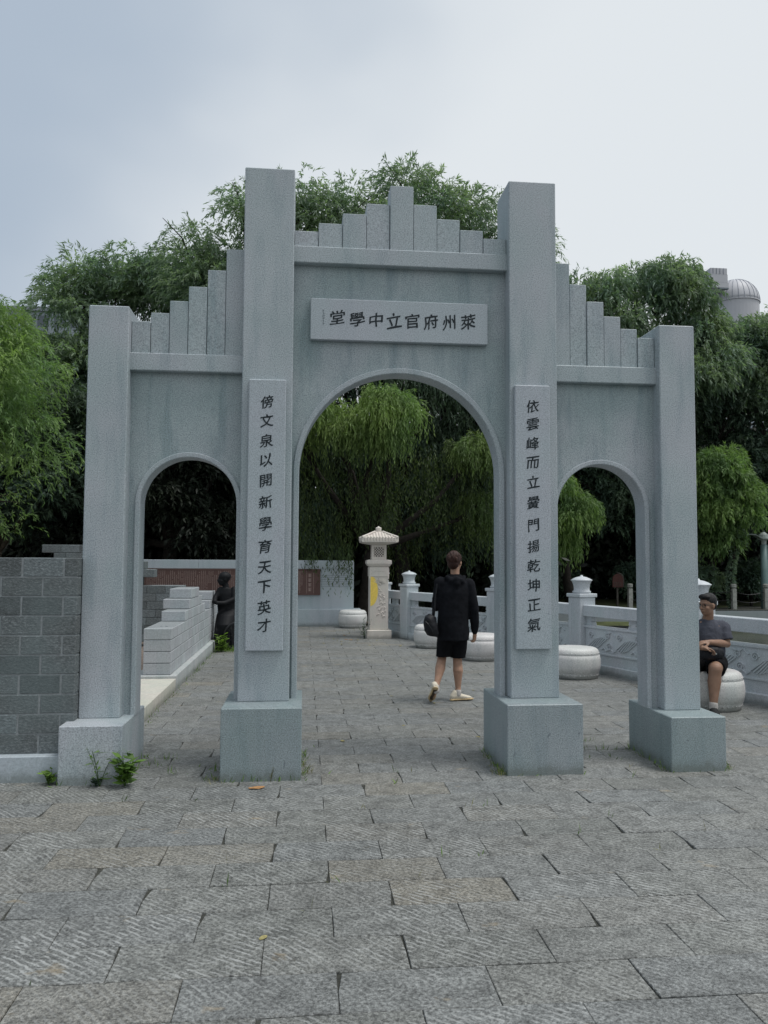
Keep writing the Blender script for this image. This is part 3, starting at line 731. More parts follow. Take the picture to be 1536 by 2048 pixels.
def fret(u0, u1, v0, v1, fnc):
    m = MB(); rd = random.Random(5); u = u0; H_ = v1-v0
    while u < u1-0.3:
        # a fan of slanted bars between scrolls and a stepped cloud line
        for k in range(6):
            a = u+0.045*k; sh = 0.06*abs(k-2.5)/2.5
            strip(m, fnc, [(a, v0+0.02+sh*.6), (a+H_*0.62, v0+0.02+sh*.6+H_*0.62-sh)], 0.014)
        spiral(m, fnc, u+0.07, v0+H_*0.72, 0.052, 1.6, 0.012)
        spiral(m, fnc, u+0.44, v0+H_*0.74, 0.045, 1.6, 0.012, -1)
        spiral(m, fnc, u+0.47, v0+H_*0.28, 0.055, 1.6, 0.012)
        strip(m, fnc, [(u+0.30, v0+0.03), (u+0.36, v0+0.06), (u+0.40, v0+0.02), (u+0.50, v0+0.05), (u+0.56, v0+0.01), (u+0.62, v0+0.04)], 0.013)
        strip(m, fnc, [(u+0.36, v0+H_-.02), (u+0.46, v0+H_-.05), (u+0.52, v0+H_-.01), (u+0.60, v0+H_-.07)], 0.013)
        u += 0.62
    return m
for (xa, ya) in RAIL:
    i_ = RAIL.index((xa, ya)); xb, yb = RAIL[min(i_+1, len(RAIL)-1)]; xp, yp = RAIL[max(i_-1, 0)]
    ang = math.atan2(yb-yp, xb-xp)
    inst('post', pm, BL, (xa, ya, 0), ang); inst('post_collar', cm, BL, (xa, ya, 0), ang); inst('finial', fn, BL, (xa, ya, 0), ang)
for (xa, ya), (xb, yb) in zip(RAIL, RAIL[1:]):
    l_ = math.hypot(xb-xa, yb-ya); ux, uy = (xb-xa)/l_, (yb-ya)/l_
    F = lambda u, v, d: (xa+ux*u+uy*d, ya+uy*u-ux*d, v)       # d>0 away from the plaza ... sign set below
    sgn = 1 if (uy*(-1)+0*1) > 0 else -1                      # plaza side is -x
    G = lambda u, v, d: F(u, v, -d*(-sgn))
    def bx(u0, u1, d0, d1, z0, z1, b=0.004):
        m = MB().box(u0, u1, min(d0, d1), max(d0, d1), z0, z1, b); m.v = [F(x, z, y*sgn*-1*-1) for x, y, z in m.v]; return m
    e0, e1 = 0.135, l_-0.135
    part('hand_rail', bx(e0, e1, -0.09, 0.09, 0.80, 0.968, 0.008), GRANR, BL)
    pnl = part('panel', bx(e0, e1, -0.055, 0.055, 0.115, 0.66), GRANR, BL)
    fb = bx(e0, e1, -0.075, 0.075, 0.635, 0.668); fb.add(*(lambda q: (q.v, q.f))(bx(e0, e1, -0.072, 0.072, 0.262, 0.290)))
    part('panel_moulding', fb, GRANR, pnl)
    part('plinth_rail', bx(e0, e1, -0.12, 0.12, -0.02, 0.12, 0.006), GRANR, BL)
    # plaza side: the side where x is smaller
    px_, py_ = F(l_/2, 0, 0.3)[:2]; ps = 1 if px_ < (xa+xb)/2 else -1
    fr_ = fret(e0+0.08, e1-0.02, 0.31, 0.62, lambda u, v, d: F(u, v, ps*(0.054+d)))
    stuff(part('carving', fr_, GRANR, pnl))
    for uc in (e0+0.07, l_*0.5, e1-0.07):
        m = bx(uc-0.075, uc+0.075, -0.045, 0.045, 0.755, 0.802, 0.003)
        for q in (bx(uc-0.045, uc+0.045, -0.04, 0.04, 0.70, 0.757, 0.003), bx(uc-0.09, uc+0.09, -0.04, 0.04, 0.664, 0.702, 0.003)): m.add(q.v, q.f)
        for su in (-1, 1):
            for zz in (0.745, 0.703):
                m.tube([F(uc+su*0.060, zz, -0.042), F(uc+su*0.060, zz, 0.042)], 0.020, 8)
        part('cloud_bracket', m, GRANR, BL)

# ================================================================ drum stools
def drum(cx, cy_, r_, label, group='stone drum stools around the plaza'):
    t = thing('drum_stool', label, 'stool', (cx, cy_, 0), group)
    H_ = 0.42; k = r_/0.36
    prof = [(0.30, 0.0), (0.315, 0.005), (0.325, 0.045), (0.335, 0.08), (0.338, 0.09), (0.345, 0.094), (0.358, 0.16), (0.362, 0.21), (0.358, 0.27), (0.348, 0.322), (0.341, 0.326), (0.344, 0.331), (0.338, 0.36), (0.325, 0.392), (0.312, 0.402), (0.296, 0.412), (0.28, 0.418), (0.15, 0.420), (0.02, 0.421)]
    part('drum_body', MB().lathe([(a*k, z) for a, z in prof], cx, cy_, 48), DRUM, t, smooth=True)
    s1 = MB(); s2 = MB()
    for i in range(36):
        th = 2*math.pi*(i+.5)/36
        for m, rd_, z in ((s1, 0.334, 0.350), (s2, 0.326, 0.055)):
            m.ball((cx+rd_*k*math.cos(th), cy_+rd_*k*math.sin(th), z), 0.0125, 6, 5)
    stuff(part('stud_ring', s1, DRUM, t, smooth=True)); stuff(part('stud_ring', s2, DRUM, t, smooth=True))
    return t
drum(3.77, 2.36, 0.36, 'grey stone drum stool the seated man sits on, nearest the right')
drum(3.03, 4.76, 0.36, 'pale stone drum stool between the inner right pillar and the carved railing')
drum(2.16, 6.82, 0.36, 'pale stone drum stool just right of the walking man, cut by the pillar')
drum(1.65, 8.72, 0.355, 'pale stone drum stool behind the walking man and his bag')
drum(0.42, 13.22, 0.35, 'farthest pale drum stool standing against the long memorial wall')

# ================================================================ stone lantern
LX, LY = 0.80, 10.66
LN = thing('stone_lantern', 'tall cream stone lantern column with tiled roof and yellow half moon inlay', 'lantern', (LX, LY, 0))
def lb(w_, z0, z1, b=0.008): return MB().box(LX-w_/2, LX+w_/2, LY-w_/2, LY+w_/2, z0, z1, b)
part('base_block', lb(0.52, -0.01, 0.175, 0.012), LANT, LN)
sh = part('shaft', lb(0.39, 0.174, 1.50), LANT, LN)
m = lb(0.415, 1.28, 1.475)
for sx in (-1, 1): m.box(LX+sx*0.2075-0.03*(sx > 0), LX+sx*0.2075+0.03*(sx < 0), LY-0.2105, LY-0.19, 1.24, 1.285)
part('shaft_head', m, LANT, sh)
part('ledge', MB().lathe([(0.29, 1.495), (0.31, 1.50), (0.365, 1.555), (0.365, 1.61), (0.35, 1.625), (0.26, 1.64)], LX, LY, 4, math.pi/4), LANT, LN)
# light box built as four corner posts, rims and lattices round a dark block painting the hollow's shade
lbx = MB(); hw = 0.155
for sx in (-1, 1):
    for sy_ in (-1, 1): lbx.box(LX+sx*hw-0.045*(sx > 0), LX+sx*hw+0.045*(sx < 0), LY+sy_*hw-0.045*(sy_ > 0), LY+sy_*hw+0.045*(sy_ < 0), 1.635, 1.955)
for z0, z1 in ((1.637, 1.70), (1.895, 1.953)): lbx.box(LX-hw+0.002, LX+hw-0.002, LY-hw+0.002, LY+hw-0.002, z0, z1)
bxp = part('light_box', lbx, LANT, LN)
part('hollow_shade', MB().box(LX-0.10, LX+0.10, LY-0.10, LY+0.10, 1.69, 1.90), INK, bxp)
la = MB()
for a in range(4):
    q = MB()
    for k in range(-4, 5):
        for s in (-1, 1):
            c0 = k*0.055; pts = [(u, c0+s*u) for u in (-0.11, 0.11)]
            u_lo, u_hi = -0.11, 0.11; lo_, hi_ = -0.098, 0.098
            us = [u for u in np.linspace(-0.11, 0.11, 45) if lo_ <= c0+s*u <= hi_]
            if len(us) > 2: q.tube([(us[0], -hw+0.012, 1.797+c0+s*us[0]), (us[-1], -hw+0.012, 1.797+c0+s*us[-1])], 0.0075, 5)
    c, s_ = math.cos(a*math.pi/2), math.sin(a*math.pi/2)
    la.add([(LX+x*c-y*s_, LY+x*s_+y*c, z) for x, y, z in q.v], q.f)
stuff(part('lattice', la, LANT, bxp))
rf = MB(); sq = math.sqrt(2)
rf.lathe([(0.17*sq, 1.95), (0.335*sq, 1.985), (0.375*sq, 2.00), (0.375*sq, 2.095), (0.36*sq, 2.10), (0.27*sq, 2.135), (0.17*sq, 2.175), (0.09*sq, 2.215), (0.06*sq, 2.222)], LX, LY, 4, math.pi/4)
roof = part('roof', rf, LANT, LN)
rt = MB()
for a in range(4):
    q = MB()
    for k in range(-5, 6):
        u = k*0.062; pr = [(0.375, 2.10), (0.27, 2.145), (0.17, 2.185), (0.09, 2.222)]
        P = [(u, -d, z-0.002) for d, z in pr if d >= abs(u)*0.98]
        if len(P) >= 2: q.tube(P, 0.016, 6)
        q.tube([(u, -0.379, 2.030), (u, -0.379, 2.098)], 0.017, 6); 
    q.box(-0.37, 0.37, -0.384, -0.372, 2.003, 2.028)
    c, s_ = math.cos(a*math.pi/2), math.sin(a*math.pi/2)
    rt.add([(LX+x*c-y*s_, LY+x*s_+y*c, z) for x, y, z in q.v], q.f)
stuff(part('roof_tiles', rt, LANT, roof))
rg = MB()
for sx in (-1, 1):
    for sy_ in (-1, 1): rg.tube([(LX+sx*0.375, LY+sy_*0.375, 2.10), (LX+sx*0.25, LY+sy_*0.25, 2.155), (LX+sx*0.08, LY+sy_*0.08, 2.232)], [0.028, 0.024, 0.02], 6)
part('roof_ridges', rg, LANT, roof)
part('roof_knob', MB().lathe([(0.060, 2.215), (0.066, 2.24), (0.068, 2.305), (0.060, 2.318), (0.025, 2.328), (0.012, 2.345)], LX, LY, 8, 0.3), LANT, LN)
yf = LY-0.195
pl = [(LX-0.180+0.155*math.sin(math.pi*i/18), 0.985-0.315*math.cos(math.pi*i/18)) for i in range(19)]
part('yellow_inlay', MB().prism(pl, lambda u, v, d: (u, d, v), yf-0.004, yf+0.002), YEL, sh, label='yellow half moon set in the left of the shaft')
cv = MB(); rd = random.Random(21)
for i in range(34):
    t = i/33; x = LX+0.07+0.06*math.sin(i*1.7)+(-0.10 if i > 22 else 0); z = 0.42+0.83*t; a = rd.uniform(-1.2, 1.4)+1.2; l_ = rd.uniform(0.04, 0.11)
    P = [(x+math.cos(a+0.5*k)*l_*k/3, yf-0.002, z+math.sin(a+0.5*k)*l_*k/3) for k in range(4)]
    P = [(min(max(q[0], LX-0.01 if q[2] < 1.32 and q[2] > .66 else LX-.17), LX+0.18), q[1], q[2]) for q in P]
    cv.tube(P, [0.006, 0.011, 0.009, 0.003], 6)
for x0, z0, x1, z1 in ((-.10, 1.40, .10, 1.40), (-.10, 1.40, -.17, 1.33), (.10, 1.40, .17, 1.33)): cv.tube([(LX+x0, yf-0.014, z0), (LX+x1, yf-0.014, z1)], 0.005, 5)
for i in range(12):
    a = i/11*2.4+0.3; cv.tube([(LX+0.02+0.03*math.cos(a), yf-0.001, 1.12+0.03*math.sin(a)), (LX+0.02+0.15*math.cos(a), yf-0.004, 1.12+0.15*math.sin(a))], [0.010, 0.004], 5)
stuff(part('relief_carving', cv, LANT, sh, smooth=True))

# ================================================================ people
def V(*a): return Vector(a)
def head(m, c, fwd, up=V(0, 0, 1), s=1.0):
    f = fwd.normalized(); u = (up-f*up.dot(f)).normalized(); r_ = f.cross(u)
    M = Matrix((r_, f, u)).transposed()
    P = lambda x, y, z: c+(r_*x+f*y+u*z)*s
    m.ball(P(0, -0.012, 0.02), (0.074*s, 0.092*s, 0.095*s), 20, 14, M)           # skull
    m.ball(P(0, 0.022, -0.035), (0.060*s, 0.066*s, 0.078*s), 18, 12, M)          # face
    m.ball(P(0, 0.045, -0.088), (0.032*s, 0.030*s, 0.024*s), 12, 8, M)           # chin
    m.caps([P(0, 0.083, 0.005), P(0, 0.100, -0.028)], [0.009*s, 0.014*s], 8)       # nose
    for q in (-1, 1):
        m.ball(P(0.014*q, 0.088, -0.032), 0.009*s, 8, 6)
        m.ball(P(0.076*q, -0.004, -0.012), (0.010*s, 0.019*s, 0.030*s), 10, 8, M) # ears
        m.caps([P(0.015*q, 0.078, 0.022), P(0.040*q, 0.068, 0.024)], [0.010*s, 0.010*s], 8)  # brow
        m.ball(P(0.036*q, 0.050, -0.030), (0.026*s, 0.026*s, 0.022*s), 10, 8, M)  # cheek
    m.caps([P(-0.020, 0.080, -0.060), P(0, 0.087, -0.058), P(0.020, 0.080, -0.060)], [0.007*s, 0.009*s, 0.007*s], 8)
    m.caps([P(-0.015, 0.078, -0.070), P(0.015, 0.078, -0.070)], [0.008*s, 0.008*s], 8)
    return P, M
def hand(m, wrist, d, palm, thumb_side, curl=0.35, s=1.0):
    d = d.normalized(); n = (palm-d*palm.dot(d)).normalized(); w_ = d.cross(n)*thumb_side
    M = Matrix((w_, d, n)).transposed()
    c = wrist+d*0.050*s
    m.ball(c, (0.040*s, 0.055*s, 0.016*s), 14, 10, M)
    m.caps([wrist-d*0.01, wrist+d*0.04*s], [0.026*s, 0.026*s], 10)
    for i, (o, l_) in enumerate(((0.028, 0.070), (0.009, 0.080), (-0.010, 0.075), (-0.028, 0.060))):
        p = wrist+d*0.085*s+w_*o*s; pts = [p-d*0.02*s, p]; a = 0
        for k in range(3):
            a += curl*(1+0.25*i); p = p+(d*math.cos(a)+n*math.sin(a))*l_*s*(0.42, 0.33, 0.25)[k]; pts.append(p)
        m.caps(pts, [0.0095*s, 0.0095*s, 0.009*s, 0.0083*s, 0.0068*s], 8)
    p = wrist+d*0.025*s+w_*0.030*s
    m.caps([p-w_*0.01*s, p+w_*0.016*s+d*0.02*s+n*0.01*s, p+w_*0.022*s+d*0.045*s+n*0.02*s, p+w_*0.020*s+d*0.068*s+n*0.03*s], [0.013*s, 0.0115*s, 0.0105*s, 0.008*s], 8)

# --- walking man, seen from behind
WK = thing('person', 'young man walking away in a black hoodie, black shorts and cream sneakers', 'person', (0.95, 2.95, 0))
b = MB()
hipL, hipR = V(0.885, 2.97, 0.90), V(1.055, 2.96, 0.90)
knL, knR = V(0.852, 3.06, 0.495), V(1.028, 3.03, 0.485)
anL, anR = V(0.738, 2.80, 0.175), V(1.026, 2.97, 0.095)
b.caps([hipL, hipL.lerp(knL, .5), knL+V(0, .01, .03)], [0.088, 0.076, 0.056], 16)
b.caps([hipR, hipR.lerp(knR, .5), knR+V(0, .01, .03)], [0.088, 0.076, 0.056], 16)
for kn, an in ((knL, anL), (knR, anR)):
    a = (an-kn)
    back = V(0, -0.022, 0)
    b.caps([kn, kn+a*.18+back*.5, kn+a*.36+back, kn+a*.6+back*.5, kn+a*.85, an], [0.053, 0.054, 0.0595, 0.045, 0.033, 0.034], 16)
b.rings([(V(0.97, 2.96, .84), (.14, 0, 0), (0, .09, 0)), (V(0.97, 2.96, .92), (.155, 0, 0), (0, .10, 0)), (V(0.97, 2.96, 1.05), (.13, 0, 0), (0, .09, 0)), (V(0.975, 2.96, 1.22), (.15, 0, 0), (0, .105, 0)), (V(0.98, 2.965, 1.36), (.155, 0, 0), (0, .09, 0)), (V(0.985, 2.97, 1.42), (.07, 0, 0), (0, .06, 0))], 24)
HC_ = V(0.992, 2.99, 1.605); fwd = V(0.55, 0.83, -0.02)
b.caps([V(0.985, 2.96, 1.38), V(0.988, 2.965, 1.46), V(0.99, 2.975, 1.54)], [0.062, 0.052, 0.054], 16)
P, M = head(b, HC_, fwd)
shR, elR, wrR = V(1.150, 2.95, 1.345), V(1.205, 2.93, 1.06), V(1.232, 3.01, 0.80)
shL, elL, wrL = V(0.815, 2.95, 1.365), V(0.775, 2.98, 1.10), V(0.80, 3.20, 1.06)
for a_, e_, w_ in ((shR, elR, wrR), (shL, elL, wrL)): b.caps([a_, a_.lerp(e_, .5), e_, e_.lerp(w_, .4), w_], [0.056, 0.046, 0.039, 0.038, 0.026], 14)
hand(b, wrR+V(0.001, 0.004, -0.015), V(-0.02, 0.10, -1), V(-0.6, 0.7, 0), 1, 0.34, 0.92)
hand(b, wrL, V(0.1, 0.9, 0.2), V(0.6, 0, -0.8), -1, 0.6, 0.92)
# feet inside the shoes
b.caps([anR, V(1.0, 2.97, 0.05), V(1.12, 3.0, 0.032)], [0.034, 0.026, 0.014], 12)
b.caps([anL, V(0.732, 2.80, 0.13), V(0.715, 2.86, 0.055)], [0.034, 0.022, 0.012], 12)
body = grow(b, 'body', SKIN, WK, 0.0065, 4)
h = MB()       # hair: short, thick cap leaving ears and nape free
h.ball(P(0, -0.026, 0.036), (0.086, 0.097, 0.095), 20, 14, M); h.ball(P(0, -0.055, -0.015), (0.070, 0.058, 0.075), 16, 12, M); h.ball(P(0, 0.035, 0.068), (0.066, 0.055, 0.040), 16, 10, M)
rd = random.Random(3)
for i in range(90):
    th = rd.uniform(0, 6.28); ph = rd.uniform(0.0, 1.45); pts_ = []
    for k in range(4):
        p_ = ph+0.17*k; pts_.append(V(math.sin(p_)*math.cos(th+.04*k)*.087, math.sin(p_)*math.sin(th+.04*k)*.098-.028, math.cos(p_)*.097+.034))
    if pts_[2].y > 0.045 and pts_[2].z < 0.045: continue
    h.caps([P(*q) for q in pts_], [0.006, 0.0065, 0.0055, 0.003], 6)
grow(h, 'hair', HAIRB, WK, 0.004, 2)
# hoodie
h = MB()
h.rings([(V(0.965, 2.955, .70), (.185, 0, 0), (0, .13, 0)), (V(0.963, 2.955, .80), (.19, 0, 0), (0, .135, 0)), (V(0.965, 2.955, .95), (.182, 0, 0), (0, .13, 0)), (V(0.97, 2.95, 1.12), (.178, 0, 0), (0, .125, 0)), (V(0.978, 2.95, 1.26), (.187, 0, 0), (0, .125, 0)), (V(0.982, 2.955, 1.36), (.180, 0, 0), (0, .108, 0)), (V(0.985, 2.962, 1.42), (.115, 0, 0), (0, .085, 0)), (V(0.987, 2.968, 1.465), (.070, 0, 0), (0, .066, 0))], 28)
h.caps([V(0.985, 2.86, 1.40), V(0.93, 2.87, 1.385), V(0.885, 2.90, 1.43)], [0.045, 0.04, 0.028], 12); h.caps([V(0.985, 2.86, 1.40), V(1.05, 2.875, 1.385), V(1.085, 2.91, 1.43)], [0.045, 0.04, 0.028], 12)
h.caps([V(0.985, 2.855, 1.36), V(0.985, 2.86, 1.30)], [0.05, 0.03], 12)
h.caps([shR, shR.lerp(elR, .5), elR, elR.lerp(wrR, .5), wrR+V(0, 0, 0.012)], [0.074, 0.066, 0.060, 0.054, 0.043], 16)
h.caps([shL, shL.lerp(elL, .5), elL, elL.lerp(wrL, .5), wrL], [0.074, 0.068, 0.062, 0.054, 0.044], 16)
h.caps([wrR+V(0, -.004, 0.006), wrR+V(0.001, -.002, -0.008)], [0.037, 0.036], 14)
grow(h, 'hoodie', BLACKC, WK, 0.008, 5, disp=(0.012, 0.09))
h = MB()
h.rings([(V(0.862, 3.01, .505), (.088, 0, 0), (0, .095, 0)), (V(0.868, 3.0, .60), (.092, 0, 0), (0, .10, 0)), (V(0.88, 2.98, .75), (.098, 0, 0), (0, .11, 0)), (V(0.90, 2.96, .90), (.11, 0, 0), (0, .115, 0))], 22)
h.rings([(V(1.032, 3.01, .492), (.088, -.006, 0), (0, .095, 0)), (V(1.04, 3.0, .60), (.092, 0, 0), (0, .10, 0)), (V(1.045, 2.98, .75), (.098, 0, 0), (0, .11, 0)), (V(1.03, 2.96, .90), (.11, 0, 0), (0, .115, 0))], 22)
h.ball(V(0.965, 2.96, .80), (.15, .12, .16), 18, 12)
grow(h, 'shorts', BLACKS, WK, 0.0075, 3, disp=(0.010, 0.08))
def shoe(parent, heel, toe, up, wid=0.045):
    d = (toe-heel); l_ = d.length; d.normalize(); u = (up-d*up.dot(d)).normalized(); s_ = d.cross(u); M = Matrix((s_, d, u)).transposed()
    Q = lambda t, w_, z: heel+d*(t*l_)+s_*w_+u*z
    so_ = MB(); sec = [(0.0, .024), (.06, .036), (.25, .036), (.45, .034), (.68, .046), (.86, .042), (.97, .022), (1.0, .008)]
    so_.rings([(Q(t, 0, 0.014), s_*w_, u*0.0135) for t, w_ in sec], 14)
    for t, w_ in sec[1:-1]: so_.ball(Q(t, 0, 0.010), (w_, 0.03, 0.011), 12, 6, M)
    grow(so_, 'shoe_sole', SOLE, parent, 0.004, 2)
    up_ = MB(); up_.rings([(Q(.0, 0, .035), s_*.022, u*.025), (Q(.08, 0, .050), s_*.034, u*.040), (Q(.25, 0, .055), s_*.037, u*.045), (Q(.45, 0, .045), s_*.036, u*.036), (Q(.68, 0, .034), s_*.043, u*.026), (Q(.88, 0, .028), s_*.036, u*.018), (Q(.98, 0, .022), s_*.014, u*.008)], 18)
    up_.caps([Q(.10, 0, .05), Q(.20, 0, .088)], [.035, .035], 14)
    grow(up_, 'shoe', SHOE, parent, 0.0045, 3)
    lc = MB()
    for k in range(4): t = .38+.075*k; lc.tube([Q(t, -.022, .078-.010*k), Q(t+.02, 0, .086-.010*k), Q(t, .022, .078-.010*k)], 0.003, 5)
    stuff(part('shoe_laces', lc, SHOE, parent))
    tr = MB(); tr.rings([(Q(t, 0, 0.0015), s_*w_*.72, u*0.003) for t, w_ in ((.12, .03), (.3, .028), (.5, .028), (.7, .038), (.88, .026))], 12); part('outsole_tread', tr, SOLD, parent)
shoe(WK, V(0.935, 2.955, 0.004), V(1.20, 3.02, 0.004), V(0, 0, 1))
shoe(WK, V(0.722, 2.715, 0.185), V(0.700, 2.87, -0.002)+V(-.006, .03, .012), V(0.05, 0.75, 0.66))
for an, dn in ((anR, V(-0.01, 0, -0.04)), (anL, V(-0.002, -.02, -0.05))):
    s1 = MB(); s1.caps([an+V(0, 0, 0.012), an+dn*.5], [0.0375, 0.039], 14); grow(s1, 'sock', SOCK, WK, 0.005, 1)
BG = thing('sling_bag', 'black bag hanging by its strap from the walking man\'s left shoulder', 'bag', (0.70, 2.88, 0.76))
m = MB(); m.rings([(V(.705, 2.86, .755), (.06, 0, -.012), (0, .05, 0)), (V(.695, 2.86, .80), (.085, 0, -.02), (0, .075, 0)), (V(.685, 2.86, .88), (.085, 0, -.03), (0, .085, 0)), (V(.685, 2.865, .95), (.068, 0, -.03), (0, .075, 0)), (V(.705, 2.87, .995), (.04, 0, -.02), (0, .045, 0))], 20)
grow(m, 'bag_body', BAGM, BG, 0.006, 5, disp=(0.012, 0.06))
m = MB()
for off in (0,): 
    pts = [V(.722, 2.87, .985), V(.738, 2.885, 1.10), V(.748, 2.90, 1.22), V(.768, 2.905, 1.35), V(.805, 2.93, 1.425), V(.84, 3.0, 1.41), V(.80, 3.07, 1.30), V(.745, 3.06, 1.18), V(.725, 2.95, 1.02), V(.715, 2.90, .975)]
    m.tube(pts, 0.0115, 8)
part('strap', m, BAGM, BG, smooth=True)
m = MB(); m.tube([(.615, 2.80, .93), (.645, 2.775, .90), (.69, 2.765, .83), (.70, 2.775, .79)], 0.003, 5); m.tube([(.618, 2.80, .93), (.612, 2.80, .895)], 0.004, 5)
part('zip', m, METAL, BG)

# --- seated man
ST = thing('person', 'seated man in glasses, grey t-shirt and black shorts looking to the left', 'person', (3.64, 2.25, 0))
b = MB(); f2 = V(-0.30, -0.95, 0).normalized(); s2 = V(0.95, -0.30, 0)
pel = V(3.745, 2.36, 0.52)
def Tq(x, y, z): return pel+s2*x+f2*y+V(0, 0, z)
b.rings([(Tq(0, 0, -.09), s2*.15, f2*.11), (Tq(0, 0, 0), s2*.165, f2*.12), (Tq(0, .01, .14), s2*.155, f2*.125), (Tq(0, .03, .28), s2*.165, f2*.115), (Tq(0, .05, .39), s2*.165, f2*.09), (Tq(0, .055, .45), s2*.08, f2*.06)], 24)
hipa, hipb = Tq(.10, .02, -.02), Tq(-.10, .02, -.02)
kna, knb = V(3.635, 1.98, .475), V(3.36, 2.08, .475)
ana, anb = V(3.59, 1.95, .10), V(3.30, 2.04, .10)
for hp, kn, an in ((hipa, kna, ana), (hipb, knb, anb)):
    b.caps([hp, hp.lerp(kn, .5), kn+(hp-kn)*.06], [.098, .092, .072], 16)
    a = an-kn; bk = -f2*.02
    b.caps([kn, kn+a*.18+bk*.5, kn+a*.36+bk, kn+a*.62+bk*.5, kn+a*.88, an], [.070, .066, .071, .056, .043, .040], 16)
    b.caps([an, an+V(0, 0, -.045), an+f2*.10+V(0, 0, -.075)], [.036, .028, .014], 12)
hc = V(3.70, 2.25, 1.145); nk = Tq(0, .05, .44)
b.caps([nk, V(3.725, 2.28, 1.03), hc+V(0.012, .005, -.06)], [.062, .055, .055], 16)
P2, M2 = head(b, hc, V(-0.93, -0.36, -0.06), s=1.03)
sa, ea, wa = Tq(.165, .03, .375), V(3.905, 2.23, .715), V(3.60, 2.03, .755)
sb, eb, wb = Tq(-.165, .03, .375), V(3.46, 2.20, .73), V(3.50, 2.00, .70)
for q in ((sa, ea, wa), (sb, eb, wb)): b.caps([q[0], q[0].lerp(q[1], .5), q[1], q[1].lerp(q[2], .35), q[2]], [.062, .050, .043, .043, .029], 14)
hand(b, wa, V(-1, -.15, .02), V(0, .3, -1), 1, .35); hand(b, wb, V(.8, -.45, -.15), V(0, -.3, -1), -1, .35)
grow(b, 'body', SKIN2, ST, .0065, 4)
h = MB(); h.ball(P2(0, -.024, .046), (.084, .096, .087), 20, 14, M2); h.ball(P2(0, .040, .088), (.070, .050, .036), 16, 10, M2); h.ball(P2(0, -.055, -.005), (.070, .055, .062), 16, 12, M2)
rd = random.Random(5)
grow(h, 'hair', HAIRK, ST, .0045, 1)
h = MB()
h.rings([(Tq(0, .0, -.05), s2*.185, f2*.15), (Tq(0, .02, .05), s2*.19, f2*.155), (Tq(0, .03, .17), s2*.182, f2*.15), (Tq(0, .035, .28), s2*.188, f2*.135), (Tq(0, .045, .37), s2*.180, f2*.110), (Tq(0, .05, .418), s2*.120, f2*.085), (Tq(0, .05, .45), s2*.082, f2*.076), (Tq(0, .048, .468), s2*.070, f2*.068)], 28)
for a_, e_ in ((sa, ea), (sb, eb)):
    d_ = (e_-a_).normalized(); n1 = d_.cross(f2).normalized(); n2 = d_.cross(n1)
    h.ball(a_+V(0, 0, -.010), .080, 14, 10); h.caps([a_+V(0, 0, 0), pel+V(0, 0, .41)+f2*.05], [.074, .06], 14)
    h.rings([(a_.lerp(e_, -.05), n1*.060, n2*.06), (a_.lerp(e_, .08), n1*.076, n2*.076), (a_.lerp(e_, .45), n1*.078, n2*.078), (a_.lerp(e_, .76), n1*.080, n2*.080)], 18)
grow(h, 'tshirt', TEE, ST, .0075, 9, disp=(.012, .06))
h = MB()
for hp, kn in ((hipa, kna), (hipb, knb)):
    d_ = (kn-hp).normalized(); n1 = V(0, 0, 1).cross(d_).normalized(); n2 = d_.cross(n1)
    h.rings([(hp-d_*.04, n1*.10, n2*.10), (hp, n1*.115, n2*.11), (hp.lerp(kn, .4), n1*.110, n2*.105), (hp.lerp(kn, .72), n1*.105, n2*.100), (hp.lerp(kn, .86)+V(0, 0, -.01), n1*.102, n2*.100)], 22)
h.ball(pel+V(0, 0, -.01), (.17, .14, .095), 18, 12)
grow(h, 'shorts', BLACKS, ST, .0075, 3, disp=(.012, .07))
for an in (ana, anb):
    m = MB(); m.rings([(an+V(0, .045, -.065)+f2*.0, s2*.02, V(0, 0, .03)), (an+f2*.0+V(0, 0, -.055), s2*.042, V(0, 0, .045)), (an+f2*.10+V(0, 0, -.07), s2*.045, V(0, 0, .03)), (an+f2*.18+V(0, 0, -.078), s2*.035, V(0, 0, .02)), (an+f2*.205+V(0, 0, -.082), s2*.012, V(0, 0, .010))], 16)
    m.caps([an+V(0, 0, -.04), an+V(0, 0, -.018)], [.042, .041], 12)
    grow(m, 'shoe', SHOEK, ST, .005, 3)
    m = MB(); m.caps([an+V(0, 0, .008), an+V(0, 0, -.03)], [.046, .046], 12); grow(m, 'sock', SOCK, ST, .005, 1)
gl = MB()
for q in (-1, 1):
    gl.tube([P2(.034*q+.024*math.cos(t), .092, .004+.019*math.sin(t)) for t in np.linspace(0, 6.283, 15)], .0022, 5)
    gl.tube([P2(.058*q, .090, .008), P2(.074*q, .060, .008), P2(.082*q, -.002, .004)], .0022, 5)
gl.tube([P2(-.010, .094, .008), P2(.010, .094, .008)], .0022, 5)
part('glasses', gl, METAL, ST)
eyes = MB(); 
for q in (-1, 1): eyes.ball(P2(.033*q, .0705, .005), (.012, .012, .006), 10, 6, M2)
part('eyes', eyes, INK, ST, smooth=True)
m = MB(); m.rings([(V(3.50, 2.02, .63), (0, .03, 0), (0, 0, .05)), (V(3.56, 2.02, .635), (0, .05, 0), (0, 0, .075)), (V(3.70, 2.06, .63), (0, .05, 0), (0, 0, .072)), (V(3.79, 2.10, .62), (0, .03, 0), (0, 0, .05))], 18)
LB = thing('lap_bag', 'small black bag resting on the seated man\'s lap under his forearm', 'bag', (3.65, 2.05, .56))
grow(m, 'bag_body', BAGM, LB, .006, 4, disp=(.008, .05))
part('pale_tab', MB().box(3.585, 3.665, 1.998, 2.004, .625, .642, .001), LAMPM, LB)

